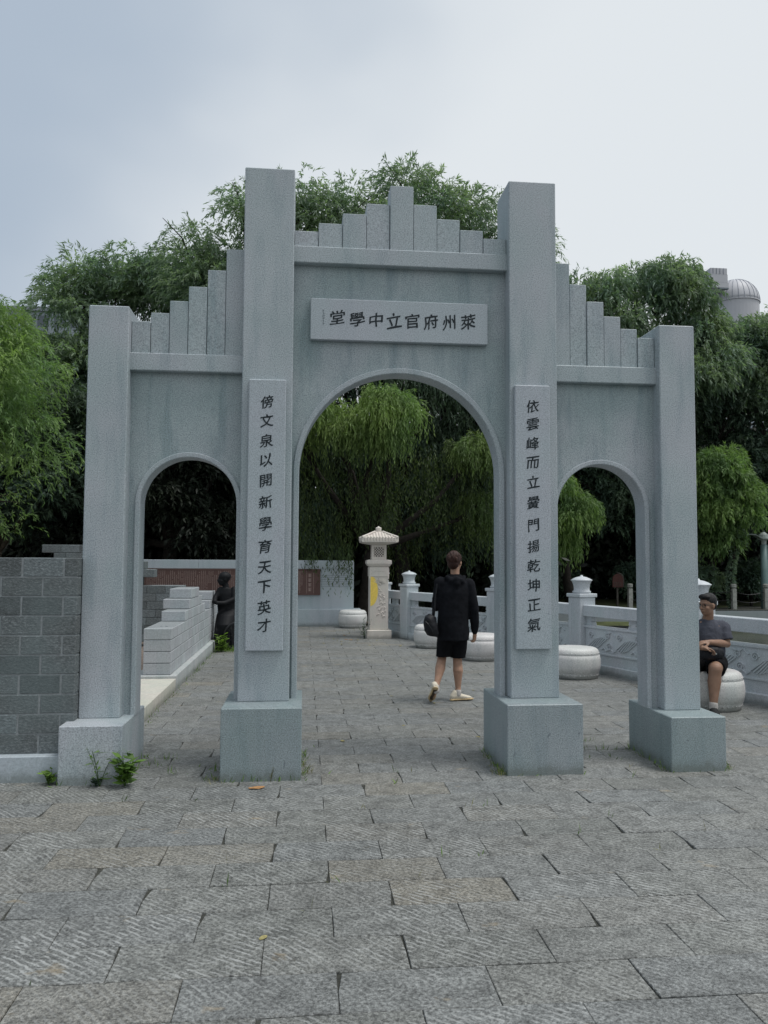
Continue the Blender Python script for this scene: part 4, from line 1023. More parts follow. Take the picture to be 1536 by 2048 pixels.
# ================================================================ bronze figure with wheel
BZ = thing('bronze_statue', 'dark bronze seated figure with a spoked wheel at the end of the kerb', 'statue', (-2.15, 8.72, 0))
m = MB(); ff = V(-0.9, -0.42, 0)
P3, M3 = head(m, V(-2.235, 8.72, 1.27), ff, s=1.15)
m.ball(P3(0, -.02, .035), (.105, .115, .090), 16, 10, M3)
m.caps([V(-2.19, 8.75, 1.08), V(-2.215, 8.74, 1.2)], [.065, .055], 14)
m.rings([(V(-2.13, 8.80, .50), (.24, 0, 0), (0, .2, 0)), (V(-2.14, 8.80, .66), (.20, 0, 0), (0, .16, 0)), (V(-2.16, 8.78, .85), (.195, 0, 0), (0, .13, 0)), (V(-2.18, 8.77, 1.0), (.185, 0, 0), (0, .115, 0)), (V(-2.19, 8.76, 1.10), (.12, 0, 0), (0, .09, 0))], 22)
m.caps([V(-2.04, 8.72, 1.07), V(-2.03, 8.64, .90), V(-2.20, 8.55, .83), V(-2.33, 8.50, .84)], [.062, .055, .045, .035], 12)
m.caps([V(-2.30, 8.78, 1.07), V(-2.38, 8.68, .92), V(-2.37, 8.55, .86)], [.055, .048, .038], 12)
m.ball(V(-2.37, 8.50, .865), .05, 12, 8)
m.rings([(V(-2.20, 8.62, .0), (.20, 0, 0), (0, .24, 0)), (V(-2.20, 8.62, .2), (.19, 0, 0), (0, .24, 0)), (V(-2.18, 8.62, .45), (.19, 0, 0), (0, .25, 0)), (V(-2.16, 8.70, .62), (.19, 0, 0), (0, .22, 0)), (V(-2.15, 8.78, .72), (.15, 0, 0), (0, .14, 0))], 22)
for i in range(7): m.caps([V(-2.36+.055*i, 8.40+.02*(i % 2), .02), V(-2.33+.045*i, 8.42, .35), V(-2.28+.03*i, 8.55, .62)], [.022, .02, .014], 8)
grow(m, 'figure', BRONZE, BZ, .011, 3)
m = MB(); wc = V(-1.93, 8.42, .26)
m.tube([wc+V(.245*math.cos(t), .10*math.cos(t), .245*math.sin(t)) for t in np.linspace(0, 6.283, 33)], .013, 8)
part('wheel_rim', m, METAL, BZ, smooth=True)
m = MB()
for k in range(12): t = k*math.pi/6; m.tube([wc, wc+V(.24*math.cos(t), .10*math.cos(t), .24*math.sin(t))], .004, 5)
m.caps([wc+V(0, -.03, 0), wc+V(0, .03, 0)], [.028, .028], 10)
stuff(part('wheel_spokes', m, BRONZE, BZ))

# ================================================================ trees
def leafmesh(name, base, axis, side, Ln, Wd, tint, mat):
    n = len(base); v = np.empty((n, 4, 3))
    mid = base+axis*(Ln*0.45)[:, None]
    v[:, 0] = base; v[:, 1] = mid+side*(Wd*0.5)[:, None]; v[:, 2] = base+axis*Ln[:, None]; v[:, 3] = mid-side*(Wd*0.5)[:, None]
    me = bpy.data.meshes.new(name); me.vertices.add(n*4); me.vertices.foreach_set('co', v.reshape(-1).astype(np.float32))
    me.loops.add(n*4); me.loops.foreach_set('vertex_index', np.arange(n*4, dtype=np.int32))
    me.polygons.add(n); me.polygons.foreach_set('loop_start', np.arange(0, n*4, 4, dtype=np.int32))
    try: me.polygons.foreach_set('loop_total', np.full(n, 4, dtype=np.int32))
    except Exception: pass
    at_ = me.attributes.new('tint', 'FLOAT', 'FACE'); at_.data.foreach_set('value', tint.astype(np.float32))
    me.materials.append(mat); me.update(); me.validate(); return me
def unit(a): return a/np.maximum(np.linalg.norm(a, axis=1, keepdims=True), 1e-9)
def sprays(lobes, nspray, k, tw, leafL, leafW, droop, rng, inner=0.25, sub=9, subr=(0.32, 0.5)):
    """lobes: (x, y, z, rx, ry, rz). Each lobe is broken into smaller clumps on its surface; each clump carries drooping twigs set with leaves."""
    lobes = np.array([tuple(l)+(0,)*(7-len(l)) for l in lobes], float); vol = (lobes[:, 3]*lobes[:, 4]+lobes[:, 4]*lobes[:, 5]+lobes[:, 3]*lobes[:, 5]); vol /= vol.sum()
    cl = []
    for l_, w_ in zip(lobes, vol):
        d = unit(rng.normal(size=(sub*3, 3))); d[:, 2] = np.where(d[:, 2] < -0.6, -d[:, 2], d[:, 2])
        for q in d[:sub*2]:
            c = l_[:3]+q*l_[3:6]*rng.uniform(0.55, 0.88); rr_ = l_[3:6].mean()*rng.uniform(*subr)
            cl.append((*c, rr_*rng.uniform(.9, 1.3), rr_*rng.uniform(.9, 1.2), rr_*rng.uniform(.65, .95), w_, rng.uniform(0, 1)+(l_[6] if len(l_) > 6 else 0)))  # last lobe value shifts leaf tint, imitating lit and shaded clumps
    cl = np.array(cl); p = cl[:, 6]*cl[:, 3]**2; p /= p.sum()
    ci = rng.choice(len(cl), nspray, p=p); C_ = cl[ci]
    d = unit(rng.normal(size=(nspray, 3))); d[:, 2] = d[:, 2]*0.8+0.2; d = unit(d)
    rad = np.where(rng.random(nspray) < inner, rng.uniform(0.2, 0.8, nspray), rng.uniform(0.82, 1.08, nspray))
    P0 = C_[:, :3]+d*C_[:, 3:6]*rad[:, None]
    out_ = unit(np.stack([d[:, 0], d[:, 1], d[:, 2]*0.3+0.15], 1)+rng.normal(size=(nspray, 3))*0.25)
    Lt = tw*rng.uniform(0.6, 1.4, nspray)
    t = np.linspace(0.05, 1, k)[None, :, None]
    dr = droop*rng.uniform(0.7, 1.3, nspray)[:, None, None]
    down = np.array([0, 0, -1.0])
    # twig runs out, then falls
    pts = P0[:, None, :]+out_[:, None, :]*Lt[:, None, None]*(t*(1-dr*t*0.6))+down*Lt[:, None, None]*dr*t**2*0.9
    tang = unit((out_[:, None, :]*(1-1.2*dr*t)+down*(1.8*dr*t)).reshape(-1, 3))
    n = nspray*k; r1 = unit(rng.normal(size=(n, 3)))
    ax = unit(tang*0.85+r1*0.55+down*0.35*droop)
    sd_ = unit(np.cross(ax, unit(rng.normal(size=(n, 3))*0.8+np.array([0, -.2, 1.0]))))
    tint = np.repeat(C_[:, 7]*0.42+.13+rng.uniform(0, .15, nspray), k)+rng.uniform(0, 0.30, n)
    return pts.reshape(-1, 3), ax, sd_, leafL*rng.uniform(.65, 1.25, n), leafW*rng.uniform(.7, 1.2, n), np.clip(tint, 0, 1)
def curtain(starts, length, k, leafL, leafW, rng):
    n = len(starts); st = np.array(starts); Ln = length*rng.uniform(.5, 1.25, n)
    t = np.linspace(0, 1, k)[None, :, None]; sw_ = rng.normal(size=(n, 1, 3))*np.array([.12, .12, 0])
    pts = st[:, None, :]+np.array([0, 0, -1.0])*Ln[:, None, None]*t+sw_*np.sin(t*3)
    m_ = n*k; ax = unit(rng.normal(size=(m_, 3))*0.42+np.array([0, 0, -1.0])); sd_ = unit(np.cross(ax, rng.normal(size=(m_, 3))))
    tint = np.repeat(rng.uniform(0, .25, n), k)+rng.uniform(0, .16, m_)
    return pts.reshape(-1, 3)+rng.normal(size=(m_, 3))*.02, ax, sd_, leafL*rng.uniform(.7, 1.2, m_), leafW*rng.uniform(.7, 1.2, m_), np.clip(tint, 0, 1)
def cat(*g_): return [np.concatenate(x) for x in zip(*g_)]
def fx(x, y):
    return at(607.4+(x+.775)*1617/(y+6.35), 1121, y).x if x > 5 else x
def tree(label, base, r_, lobes, mat, nspray, k=10, tw=.5, leafL=.16, leafW=.032, droop=.7, seed=0, name='willow_tree', group=None, extra=None, inner=.25, sub=9, bark=None, category='tree'):
    base = (fx(base[0], base[1]), base[1], base[2]); lobes = [(fx(l[0], l[1]),)+tuple(l[1:]) for l in lobes]
    rng = np.random.default_rng(seed); rd = random.Random(seed)
    t = thing(name, label, category, base, group)
    m = MB(); B = Vector(base); topz = max(l[2] for l in lobes)
    cx = sum(l[0] for l in lobes)/len(lobes); cyy = sum(l[1] for l in lobes)/len(lobes)
    fork = Vector((B.x*.7+cx*.3, B.y*.7+cyy*.3, B.z+(topz-B.z)*.38))
    m.tube([B+V(0, 0, -.1), B+V(.03, 0, .3), B.lerp(fork, .5)+V(rd.uniform(-.1, .1), rd.uniform(-.1, .1), 0), fork], [r_*1.35, r_, r_*.85, r_*.7], 10)
    for l in lobes:
        c = Vector(l[:3])
        mid = fork.lerp(c, .5)+V(rd.uniform(-.3, .3), rd.uniform(-.3, .3), rd.uniform(-.1, .3))
        m.tube([fork-V(0, 0, .2), mid, c], [r_*.5, r_*.28, r_*.14], 7)
        for q in range(4):
            e_ = c+Vector((rd.uniform(-1, 1)*l[3], rd.uniform(-1, 1)*l[4], rd.uniform(-.3, .9)*l[5]))
            m.tube([mid.lerp(c, rd.uniform(.2, 1)), c.lerp(e_, .5)+V(0, 0, .1), e_], [r_*.14, r_*.08, r_*.03], 5)
    part('trunk', m, bark or BARK, t, smooth=True)
    g_ = sprays(lobes, nspray, k, tw, leafL, leafW, droop, rng, inner, sub)
    if extra is not None: g_ = cat(g_, extra)
    me = leafmesh('crown', *g_, mat)
    a = np.zeros(len(me.vertices)*3); me.vertices.foreach_get('co', a); a = a.reshape(-1, 3)-np.array(base); me.vertices.foreach_set('co', a.reshape(-1)); me.update()
    link(bpy.data.objects.new('crown', me), t)
    return t
QL = 1.0
tree('bright yellow green willow at the left edge, nearest of the trees', (-9.2, 10.2, 0), .2,
     [(-8.3, 9.7, 5.0, 1.9, 1.8, 1.5), (-7.0, 9.4, 5.0, 1.5, 1.5, 1.4), (-6.5, 9.3, 3.9, 1.0, 1.2, .9), (-7.9, 9.6, 3.2, 1.2, 1.2, 1.0), (-6.75, 9.2, 2.5, .75, .9, .7)], LF_BRIGHT, int(8500*QL), 12, .4, .11, .022, .5, 1)
tree('grey green willow rising behind the left short pillar', (-8.2, 20.6, 0), .28,
     [(-7.9, 20, 9.85, 1.25, 1.6, 1.4), (-6.4, 20, 10.2, 1.2, 1.6, 1.25), (-5.1, 20, 9.9, 1.3, 1.6, 1.3), (-8.9, 20.4, 7.2, 1.4, 1.6, 1.7), (-6.9, 20, 7.0, 2.1, 1.8, 1.8), (-8.8, 20, 4.4, 1.8, 1.6, 1.6), (-4.4, 20.6, 8.2, 1.5, 1.5, 1.5)], LF_MID, int(10500*QL), 10, .5, .20, .045, .4, 2)
tree('tall airy willow whose top shows on both sides of the inner left pillar', (-2.6, 18.8, 0), .28,
     [(-4.0, 18, 10.6, 1.05, 1.3, 1.15), (-2.5, 18, 11.7, 1.15, 1.4, 1.15), (-1.1, 18, 12.0, 1.5, 1.5, 1.3), (.3, 18.2, 12.0, 1.2, 1.4, 1.2), (-3.0, 18.4, 9.4, 2.3, 1.8, 1.6), (-.6, 18.4, 9.8, 2.0, 1.8, 1.6)], LF_MID, int(7500*QL), 10, .5, .18, .038, .4, 3)
tree('tall airy willow rising behind the stepped coping and the inner right pillar', (4.2, 18.9, 0), .28,
     [(2.6, 18, 12.45, 1.25, 1.4, 1.4), (1.7, 18.4, 11.5, 1.2, 1.4, 1.2), (4.3, 18, 12.0, 1.3, 1.4, 1.35), (5.3, 18.2, 11.0, 1.3, 1.5, 1.4), (3.2, 18.5, 9.7, 2.5, 1.8, 1.7), (6.1, 18.3, 10.4, 1.0, 1.2, 1.1)], LF_MID, int(7500*QL), 10, .5, .18, .038, .4, 4)
rng = np.random.default_rng(55)
def scat(n, x0, x1, y0, y1, z0, z1): return np.stack([rng.uniform(x0, x1, n), rng.uniform(y0, y1, n), rng.uniform(z0, z1, n)], 1)
ex = cat(curtain(scat(230, -1.2, 2.6, 13.9, 15.2, 3.6, 4.7), 1.1, 16, .13, .024, rng),
         curtain(scat(110, .45, 1.5, 13.9, 14.8, 3.0, 3.6), 1.0, 16, .13, .024, rng),
         curtain(scat(150, -1.2, .5, 14.2, 15.4, 2.2, 3.2), 1.1, 16, .13, .024, rng),
         curtain(scat(28, -.15, .42, 13.35, 13.6, 1.75, 2.1), .85, 15, .12, .022, rng),
         curtain(scat(16, -.75, -.5, 13.35, 13.6, 1.65, 1.85), .35, 8, .12, .022, rng),
         curtain(scat(220, 2.4, 4.6, 14.4, 16.2, 2.6, 4.6), 1.2, 16, .13, .024, rng),
         curtain(scat(90, 1.3, 2.6, 15.5, 16.5, 2.0, 3.4), 1.2, 14, .13, .024, rng))
tree('weeping willow seen through the centre arch, strands hanging over the wall', (.9, 15.6, 0), .24,
     [(-.45, 13.7, 5.35, .70, .6, .40, .7), (.25, 13.6, 4.90, .6, .55, .35, .5), (1.25, 13.4, 5.45, .70, .6, .45, .9), (1.15, 13.6, 4.85, .6, .55, .35, .6), (-1.0, 14.0, 4.7, .5, .5, .35, .2), (3.9, 15.2, 4.6, .7, .7, .5, -.25), (4.2, 15.8, 3.0, .5, .6, .5, 0)], LF_WIDE, int(4200*QL), 14, .55, .13, .025, .95, 5, extra=ex)  # lobe tints paint the lit clumps lighter and the shaded ones darker
tree('dark willow crown filling the shade above the weeping willow', (2.2, 17.2, 0), .26,
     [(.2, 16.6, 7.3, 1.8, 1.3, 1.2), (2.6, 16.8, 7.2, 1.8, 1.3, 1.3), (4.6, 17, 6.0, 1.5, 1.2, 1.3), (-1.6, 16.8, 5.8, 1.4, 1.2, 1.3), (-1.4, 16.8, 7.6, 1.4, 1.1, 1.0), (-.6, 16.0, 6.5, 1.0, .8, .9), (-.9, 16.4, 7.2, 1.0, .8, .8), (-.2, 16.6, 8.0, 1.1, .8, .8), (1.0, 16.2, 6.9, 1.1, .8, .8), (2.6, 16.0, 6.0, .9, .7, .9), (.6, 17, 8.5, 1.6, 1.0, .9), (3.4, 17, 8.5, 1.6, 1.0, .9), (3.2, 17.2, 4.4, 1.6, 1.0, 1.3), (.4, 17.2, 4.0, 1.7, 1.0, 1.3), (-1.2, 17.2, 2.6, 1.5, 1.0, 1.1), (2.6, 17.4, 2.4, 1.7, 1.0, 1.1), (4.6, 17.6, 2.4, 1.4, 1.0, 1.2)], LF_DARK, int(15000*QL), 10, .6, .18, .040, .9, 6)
tree('bright willow branch clump seen in the small right arch', (8.4, 21.5, 0), .2,
     [(7.5, 20.6, 4.3, .8, .9, .75), (7.9, 20.4, 3.3, .75, .9, .7), (7.6, 20.5, 2.4, .55, .8, .5), (7.1, 20.6, 3.6, .7, .8, .8)], LF_BRIGHT, int(3000*QL), 12, .55, .19, .036, .95, 7, inner=.15)
tree('big rounded willow behind the right stepped coping', (11.8, 23, 0), .35,
     [(9.7, 22, 11.2, 1.3, 1.4, 1.1), (11.9, 22, 11.5, 1.5, 1.5, 1.35), (13.0, 22, 9.9, 1.2, 1.4, 1.2), (10.6, 22, 9.4, 1.8, 1.6, 1.5), (12.8, 22, 8.6, 1.9, 1.6, 1.5), (9.4, 22.4, 8.6, 1.3, 1.4, 1.6)], LF_MID, int(10500*QL), 10, .55, .21, .050, .6, 8)
tree('dense dark tree standing under the big rounded willow', (13.4, 23.5, 0), .3,
     [(12.4, 22.6, 6.6, 1.9, 1.4, 1.4), (14.4, 22.6, 7.0, 1.7, 1.4, 1.4), (10.4, 22.8, 6.2, 1.7, 1.4, 1.5), (15.4, 22.4, 5.0, 1.5, 1.3, 1.5), (11.2, 22.8, 3.6, 1.9, 1.3, 1.7), (14.2, 22.8, 3.2, 2.0, 1.3, 1.5), (9.0, 23, 4.6, 1.5, 1.3, 1.7)], LF_DARK, int(7000*QL), 10, .5, .20, .06, .5, 9, name='broadleaf_tree')
tree('bright green round topped tree right of the outer right pillar', (13.2, 21.6, 0), .16,
     [(13.2, 20.8, 4.9, 1.0, .9, .7), (13.6, 20.7, 4.1, .8, .8, .7), (13.0, 20.8, 3.5, .8, .8, .8), (13.9, 20.6, 3.2, .55, .6, .5), (12.7, 20.8, 4.3, .7, .7, .7), (12.6, 20.9, 2.9, .7, .7, .7, -.4), (13.4, 20.9, 2.4, .7, .6, .6, -.4)], LF_BRIGHT, int(4800*QL), 10, .4, .19, .045, .6, 10, inner=.15, name='broadleaf_tree')
tree('hazy grey green tree at the right edge below the dome', (17.6, 24, 0), .35,
     [(14.5, 23, 9.9, 1.2, 1.5, 1.15), (15.5, 23, 9.95, 1.2, 1.5, 1.1), (16.6, 23, 10.1, 1.3, 1.5, 1.2), (18.2, 23, 10.2, 1.6, 1.6, 1.5), (17.3, 23, 9.9, 1.2, 1.5, 1.1), (16.9, 23, 8.2, 1.8, 1.6, 1.6), (18.6, 23, 7.0, 1.9, 1.6, 1.8), (17.2, 23, 5.2, 1.7, 1.5, 1.6), (14.9, 23.2, 8.3, 1.2, 1.2, 1.2)], LF_MID, int(11500*QL), 10, .5, .22, .05, .45, 11, name='broadleaf_tree')
tree('dark broadleaf tree with pale crooked branches left of the gateway', (-9.4, 16.6, 0), .16,
     [(-8.2, 15.8, 5.4, 1.5, 1.2, 1.2), (-9.8, 16, 4.4, 1.5, 1.2, 1.3), (-7.2, 15.8, 3.6, 1.3, 1.1, 1.3), (-8.8, 15.8, 2.8, 1.3, 1.1, 1.0), (-6.0, 16, 5.0, 1.2, 1.1, 1.2)], LF_DARK, int(6500*QL), 9, .4, .16, .055, .4, 12, name='broadleaf_tree', bark=TWIG)
tree('deep shaded tree seen in the small left arch', (-4.6, 17.4, 0), .25,
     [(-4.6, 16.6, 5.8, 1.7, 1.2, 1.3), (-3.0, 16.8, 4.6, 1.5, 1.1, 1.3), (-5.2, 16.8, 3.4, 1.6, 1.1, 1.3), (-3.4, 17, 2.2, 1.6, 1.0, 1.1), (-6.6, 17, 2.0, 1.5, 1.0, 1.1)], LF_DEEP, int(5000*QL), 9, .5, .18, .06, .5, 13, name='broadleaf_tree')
# shrubs on the far bank
for i, (x, y, z, r_, lb_, mt) in enumerate(((8.2, 22.6, .9, 1.0, 'dark shrub behind the railing beside the boundary board', LF_DARK), (11.2, 22.4, .9, .9, 'small leaved grey shrub right of the boundary board', LF_DARK),
        (13.1, 21.6, .85, .8, 'pale leaved shrub beside the first bank post', LF_MID), (15.1, 22.4, 1.0, .9, 'dark shrub at the right edge behind the lamp pole', LF_DARK), (6.0, 22.0, .9, 1.1, 'dark shrub in the shade right of the walking man', LF_DEEP))):
    tree(lb_, (x, y, 0), .05, [(x-.35*r_, y, z, .6*r_, .5, .7*r_), (x+.4*r_, y, z*.8, .6*r_, .5, .6*r_), (x, y, z*1.3, .5*r_, .5, .5*r_)], mt, int(900*QL), 8, .3, .13, .045, .3, 30+i, name='shrub', category='shrub', sub=5)
# ivy on a trunk by the first bank post
IX = at(1462, 1121, 20.7).x
iv = thing('ivy_trunk', 'thin tree trunk wrapped in ivy behind the seated man', 'tree', (IX, 20.7, 0))
part('trunk', MB().tube([(IX, 20.7, -.1), (IX-.03, 20.7, 1.2), (IX+.2, 20.7, 2.3), (IX+.25, 20.7, 3.6)], [.07, .06, .05, .03], 8), BARK, iv)
rng = np.random.default_rng(77); n = 1500; t = rng.random(n); tz = 3.4*t
bx_ = np.interp(tz, [0, 1.2, 2.3, 3.6], [IX, IX-.03, IX+.2, IX+.25]); th = rng.uniform(0, 6.28, n); rd_ = rng.uniform(.05, .13, n)*(1+1.6*(np.abs(t-.72) < .12))
pos = np.stack([bx_+rd_*np.cos(th), 20.7+rd_*np.sin(th), tz], 1); ax = unit(np.stack([np.cos(th), np.sin(th), -.8+0*th], 1)+rng.normal(size=(n, 3))*.3)
me = leafmesh('crown', pos-np.array((IX, 20.7, 0)), ax, unit(np.cross(ax, rng.normal(size=(n, 3)))), .09*np.ones(n), .07*np.ones(n), rng.random(n), LF_MID)
link(bpy.data.objects.new('crown', me), iv)
# the wood that closes the view
def woods(name, segs, n, leafL, leafW, mat, seed):
    rng = np.random.default_rng(seed); G = []
    for (x0, x1, y0, y1, z0, z1, frac) in segs:
        m_ = int(n*frac); cl = np.stack([rng.uniform(x0, x1, 160), rng.uniform(y0, y1, 160), rng.uniform(z0, z1, 160)], 1); rc_ = rng.uniform(.7, 1.7, 160)
        ci = rng.integers(0, 160, m_); d = unit(rng.normal(size=(m_, 3))); p = cl[ci]+d*(rc_[ci]*rng.uniform(.6, 1.05, m_))[:, None]
        p[:, 2] = np.maximum(p[:, 2], .05); ax = unit(rng.normal(size=(m_, 3))+np.array([0, 0, -.8])); sd_ = unit(np.cross(ax, rng.normal(size=(m_, 3))))
        G.append((p, ax, sd_, leafL*rng.uniform(.7, 1.3, m_), leafW*rng.uniform(.7, 1.2, m_), rng.random(m_)))
    o = link(bpy.data.objects.new(name, leafmesh(name, *cat(*G), mat))); o['kind'] = 'stuff'; return o
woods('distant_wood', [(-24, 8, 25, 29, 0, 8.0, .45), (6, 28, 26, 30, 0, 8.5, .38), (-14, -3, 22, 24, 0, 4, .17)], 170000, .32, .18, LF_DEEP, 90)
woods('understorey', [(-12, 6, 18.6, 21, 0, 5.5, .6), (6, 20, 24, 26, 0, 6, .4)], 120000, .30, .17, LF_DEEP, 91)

# ================================================================ things beyond
OB = thing('observatory_tower', 'pale ribbed observatory dome on a tower far beyond the trees', 'building', (85, 145, 0))
part('tower_wall', MB().box(77, 93, 141, 149, 0, 47, .2), CONC, OB)
part('drum_wall', MB().lathe([(4.5, 46), (4.5, 53.2), (4.7, 53.25), (4.7, 53.5)], 85, 145, 40), DOME, OB)
dm = MB().lathe([(4.65*math.cos(a), 53.4+4.9*math.sin(a)) for a in np.linspace(0, 1.5, 12)], 85, 145, 40)
dp = part('dome', dm, DOME, OB, smooth=True)
rb = MB()
for k in range(26):
    a = 2*math.pi*k/26; rb.tube([(85+4.68*math.cos(a)*math.cos(t), 145+4.68*math.sin(a)*math.cos(t), 53.4+4.93*math.sin(t)) for t in np.linspace(0, 1.45, 9)], .05, 4)
stuff(part('dome_ribs', rb, DOMED, dp))
m = MB(); 
for z0, z1, a, b_ in ((57.6, 58.9, 1430, 1464), (56.0, 57.65, 1431, 1465), (55.0, 56.05, 1432, 1467)): m.box(at(a, 1000, 140.2).x, at(b_, 1000, 140.2).x, 140.2, 144.5, z0, z1, .05)
part('slit_hood', m, DOME, OB)
part('hood_underside_shade', MB().box(at(1449, 1000, 140).x, at(1467, 1000, 140).x, 140.1, 140.6, 54.7, 54.99), INKL, OB);  # dark strip standing for the shade under the hood
for k in range(4): part('hood_panel', MB().box(at(1436+7*k, 1000, 140).x, at(1436.6+7*k, 1000, 140).x, 140.1, 140.19, 57.7, 58.85), DOMED, OB)
AP = thing('apartment_block', 'grey flat roofed building glimpsed between the left trees', 'building', (-48, 118, 0))
part('wall', MB().box(-52, -30, 112, 124, 0, 37.2, .1), CONC, AP)
part('roof_edge', MB().box(-52.3, -29.7, 111.7, 124.3, 37.2, 37.8), DOMED, AP)
for r_ in range(11):
    for k in range(9):
        f_ = part('window', MB().box(-51+2.35*k, -49.5+2.35*k, 111.93, 112.02, 4+3.1*r_, 5.6+3.1*r_), GLASS, AP)
def bankpost(x, y, label):
    t = thing('bank_post', label, 'post', (x, y, -.02), 'stone posts on the far bank')
    part('post_shaft', MB().box(x-.075, x+.075, y-.075, y+.075, -.1, .70, .01), PSTONE, t)
    part('post_head', MB().lathe([(.06, .70), (.055, .72), (.095, .75), (.10, .84), (.09, .86), (.02, .87)], x, y, 10), PSTONE, t)
    return t
yb = 20.45
k_ = lambda px: at(px, 1121, yb).x
bankpost(k_(1259), yb, 'short stone post in front of the red brown board'); bankpost(k_(1466), yb, 'short stone post on the bank above the seated man'); bankpost(k_(1530), yb, 'short stone post on the bank at the right edge')
m = MB()
for a, b_ in ((k_(1259), k_(1466)), (k_(1466), k_(1530)), (k_(1530), k_(1594))):
    for zz in (.60, .32): m.tube([(a+(b_-a)*t, yb, zz-.11*math.sin(math.pi*t)) for t in np.linspace(0, 1, 12)], .012, 5)
solo('bank_chain', m, METAL, 'dark chain slung between the posts on the far bank', 'chain', (k_(1466), yb, .3))
bx0 = k_(1251)
SG = thing('boundary_board', 'small arched red brown board behind a short stone post', 'sign', (bx0, 21.2, 0))
m = MB(); arc = [(bx0-.19, .72), (bx0+.19, .72), (bx0+.19, 1.0)]+[(bx0+.19*math.cos(t), 1.0+.19*math.sin(t)) for t in np.linspace(.2, 2.94, 10)]+[(bx0-.19, 1.0)]
m.prism(arc, lambda u, v, d: (u, d, v), 21.15, 21.19); part('board', m, BOARD, SG)
m = MB(); m.box(bx0-.03, bx0+.03, 21.19, 21.25, -.05, .75); part('leg', m, BOARD2, SG)
m = MB()
for k in range(4): m.tube([(bx0+.21+.03*k, 21.2+.05*k, .74), (bx0+.21+.03*k, 21.2+.05*k, 1.02)]+[(bx0+.03*k+.21*math.cos(t), 21.2+.05*k, 1.02+.20*math.sin(t)) for t in np.linspace(.3, 1.7, 6)], .012, 5)
part('side_ribs', m, BOARD2, SG)
m = MB()
for k in range(3):
    for j in range(4): m.box(bx0-.14+.075*j, bx0-.10+.075*j, 21.146, 21.15, .76+.06*k, .79+.06*k)
stuff(part('board_marks', m, BOARD2, SG))
lx = k_(1538)
LPP = thing('path_lamp', 'slim lamp post with winged grey shade at the right edge', 'lamp post', (lx, yb+.3, 0))
part('pole', MB().tube([(lx, yb+.3, -.1), (lx, yb+.3, .5), (lx, yb+.3, 2.25)], [.14, .12, .12], 16), LAMPP, LPP, smooth=True)
part('pole_top', MB().tube([(lx, yb+.3, 2.25), (lx, yb+.3, 2.42)], [.085, .10], 14), LAMPM, LPP)
m = MB()
for s in (-1, 1):
    pts = [(0.0, 2.50, .16), (.16, 2.47, .15), (.35, 2.58, .12), (.55, 2.60, .09), (.74, 2.56, .02)]
    vs = []
    for u, z, w_ in pts: vs += [(lx+s*u, yb+.3-w_, z), (lx+s*u, yb+.3+w_, z), (lx+s*u, yb+.3+w_, z+.03), (lx+s*u, yb+.3-w_, z+.03)]
    fs = [(i*4+q, i*4+(q+1) % 4, (i+1)*4+(q+1) % 4, (i+1)*4+q) for i in range(4) for q in range(4)]+[(0, 1, 2, 3), (16, 17, 18, 19)]
    m.add(vs, fs)
m.lathe([(.17, 2.42), (.20, 2.46), (.15, 2.60), (.04, 2.70)], lx, yb+.3, 14)
part('lamp_shade', m, LAMPM, LPP)

# ================================================================ weeds, fallen leaves
def blades(spots, mat, name, hmax=.12, n=9, w_=.006, seed=1, lean=.5):
    rng = np.random.default_rng(seed); P0 = []; 
    for (x, y, r_, d) in spots:
        m_ = int(n*d); P0.append(np.stack([x+rng.normal(size=m_)*r_, y+rng.normal(size=m_)*r_*.7, np.full(m_, -.008), np.full(m_, min(1, d))], 1))
    P0 = np.concatenate(P0); n_ = len(P0); ax = unit(rng.normal(size=(n_, 3))*lean+np.array([0, 0, 1.0]))
    o = link(bpy.data.objects.new(name, leafmesh(name, P0[:, :3], ax, unit(np.cross(ax, rng.normal(size=(n_, 3)))), hmax*rng.uniform(.3, 1, n_), w_*rng.uniform(.6, 1.3, n_), rng.random(n_), mat))); o['kind'] = 'stuff'; return o
sp_ = []
rd = random.Random(2)
for y in np.linspace(-.25, .5, 10): sp_ += [(-2.05, y, .02, 1.2*rd.random()), (2.05, y, .015, .8*rd.random()+.2), (-.765, y, .018, 1.3*rd.random()+.3), (.765, y, .02, 1.4*rd.random()+.3)]
for x in np.linspace(-1.36, -.78, 9): sp_.append((x, -.295, .012, .5*rd.random()+.2))
for x in np.linspace(.78, 1.36, 7): sp_.append((x, -.293, .01, .3*rd.random()))
for x in np.linspace(2.08, 2.5, 5): sp_.append((x, -.293, .01, .25*rd.random()))
for q in range(40): sp_.append((rd.uniform(-2.1, 2.1), .78-.296*rd.randrange(0, 14), .015, .45*rd.random()))
for q in range(8): sp_.append((rd.uniform(1.6, 1.95), rd.choice((.78, .484, .188)), .05, .8))
sp_ += [(-2.5, -.295, .02, .8), (-2.3, -.295, .02, .5), (-1.42, -.22, .03, 1.5), (2.54, -.24, .02, 2), (.74, -.24, .025, 2), (-1.43, .05, .03, 1.2), (-1.72, -.02, .03, 1.2), (-1.95, .25, .04, 2.2), (-1.85, .42, .04, 1.3)]
for y in np.linspace(.9, 9.5, 60): sp_.append((-2.31, y, .03, (1.6 if 5 < y < 9 else .5)*rd.random()+.2))
blades(sp_, LF_WEED, 'green_grass_tufts', .085, 9, .006, 1)
dry = [(.735, -.25, .03, 3), (.74, -.15, .03, 3), (.755, .0, .03, 2), (.75, .3, .02, 1.2), (2.55, -.2, .03, 2), (-.74, -.1, .03, 1.6), (-.73, .1, .03, 1.4), (-1.41, -.25, .03, 2), (-1.40, -.29, .03, 1.2)]
for q in range(26): dry.append((rd.uniform(-.6, .8), rd.uniform(9.3, 13.2), .05, .5))
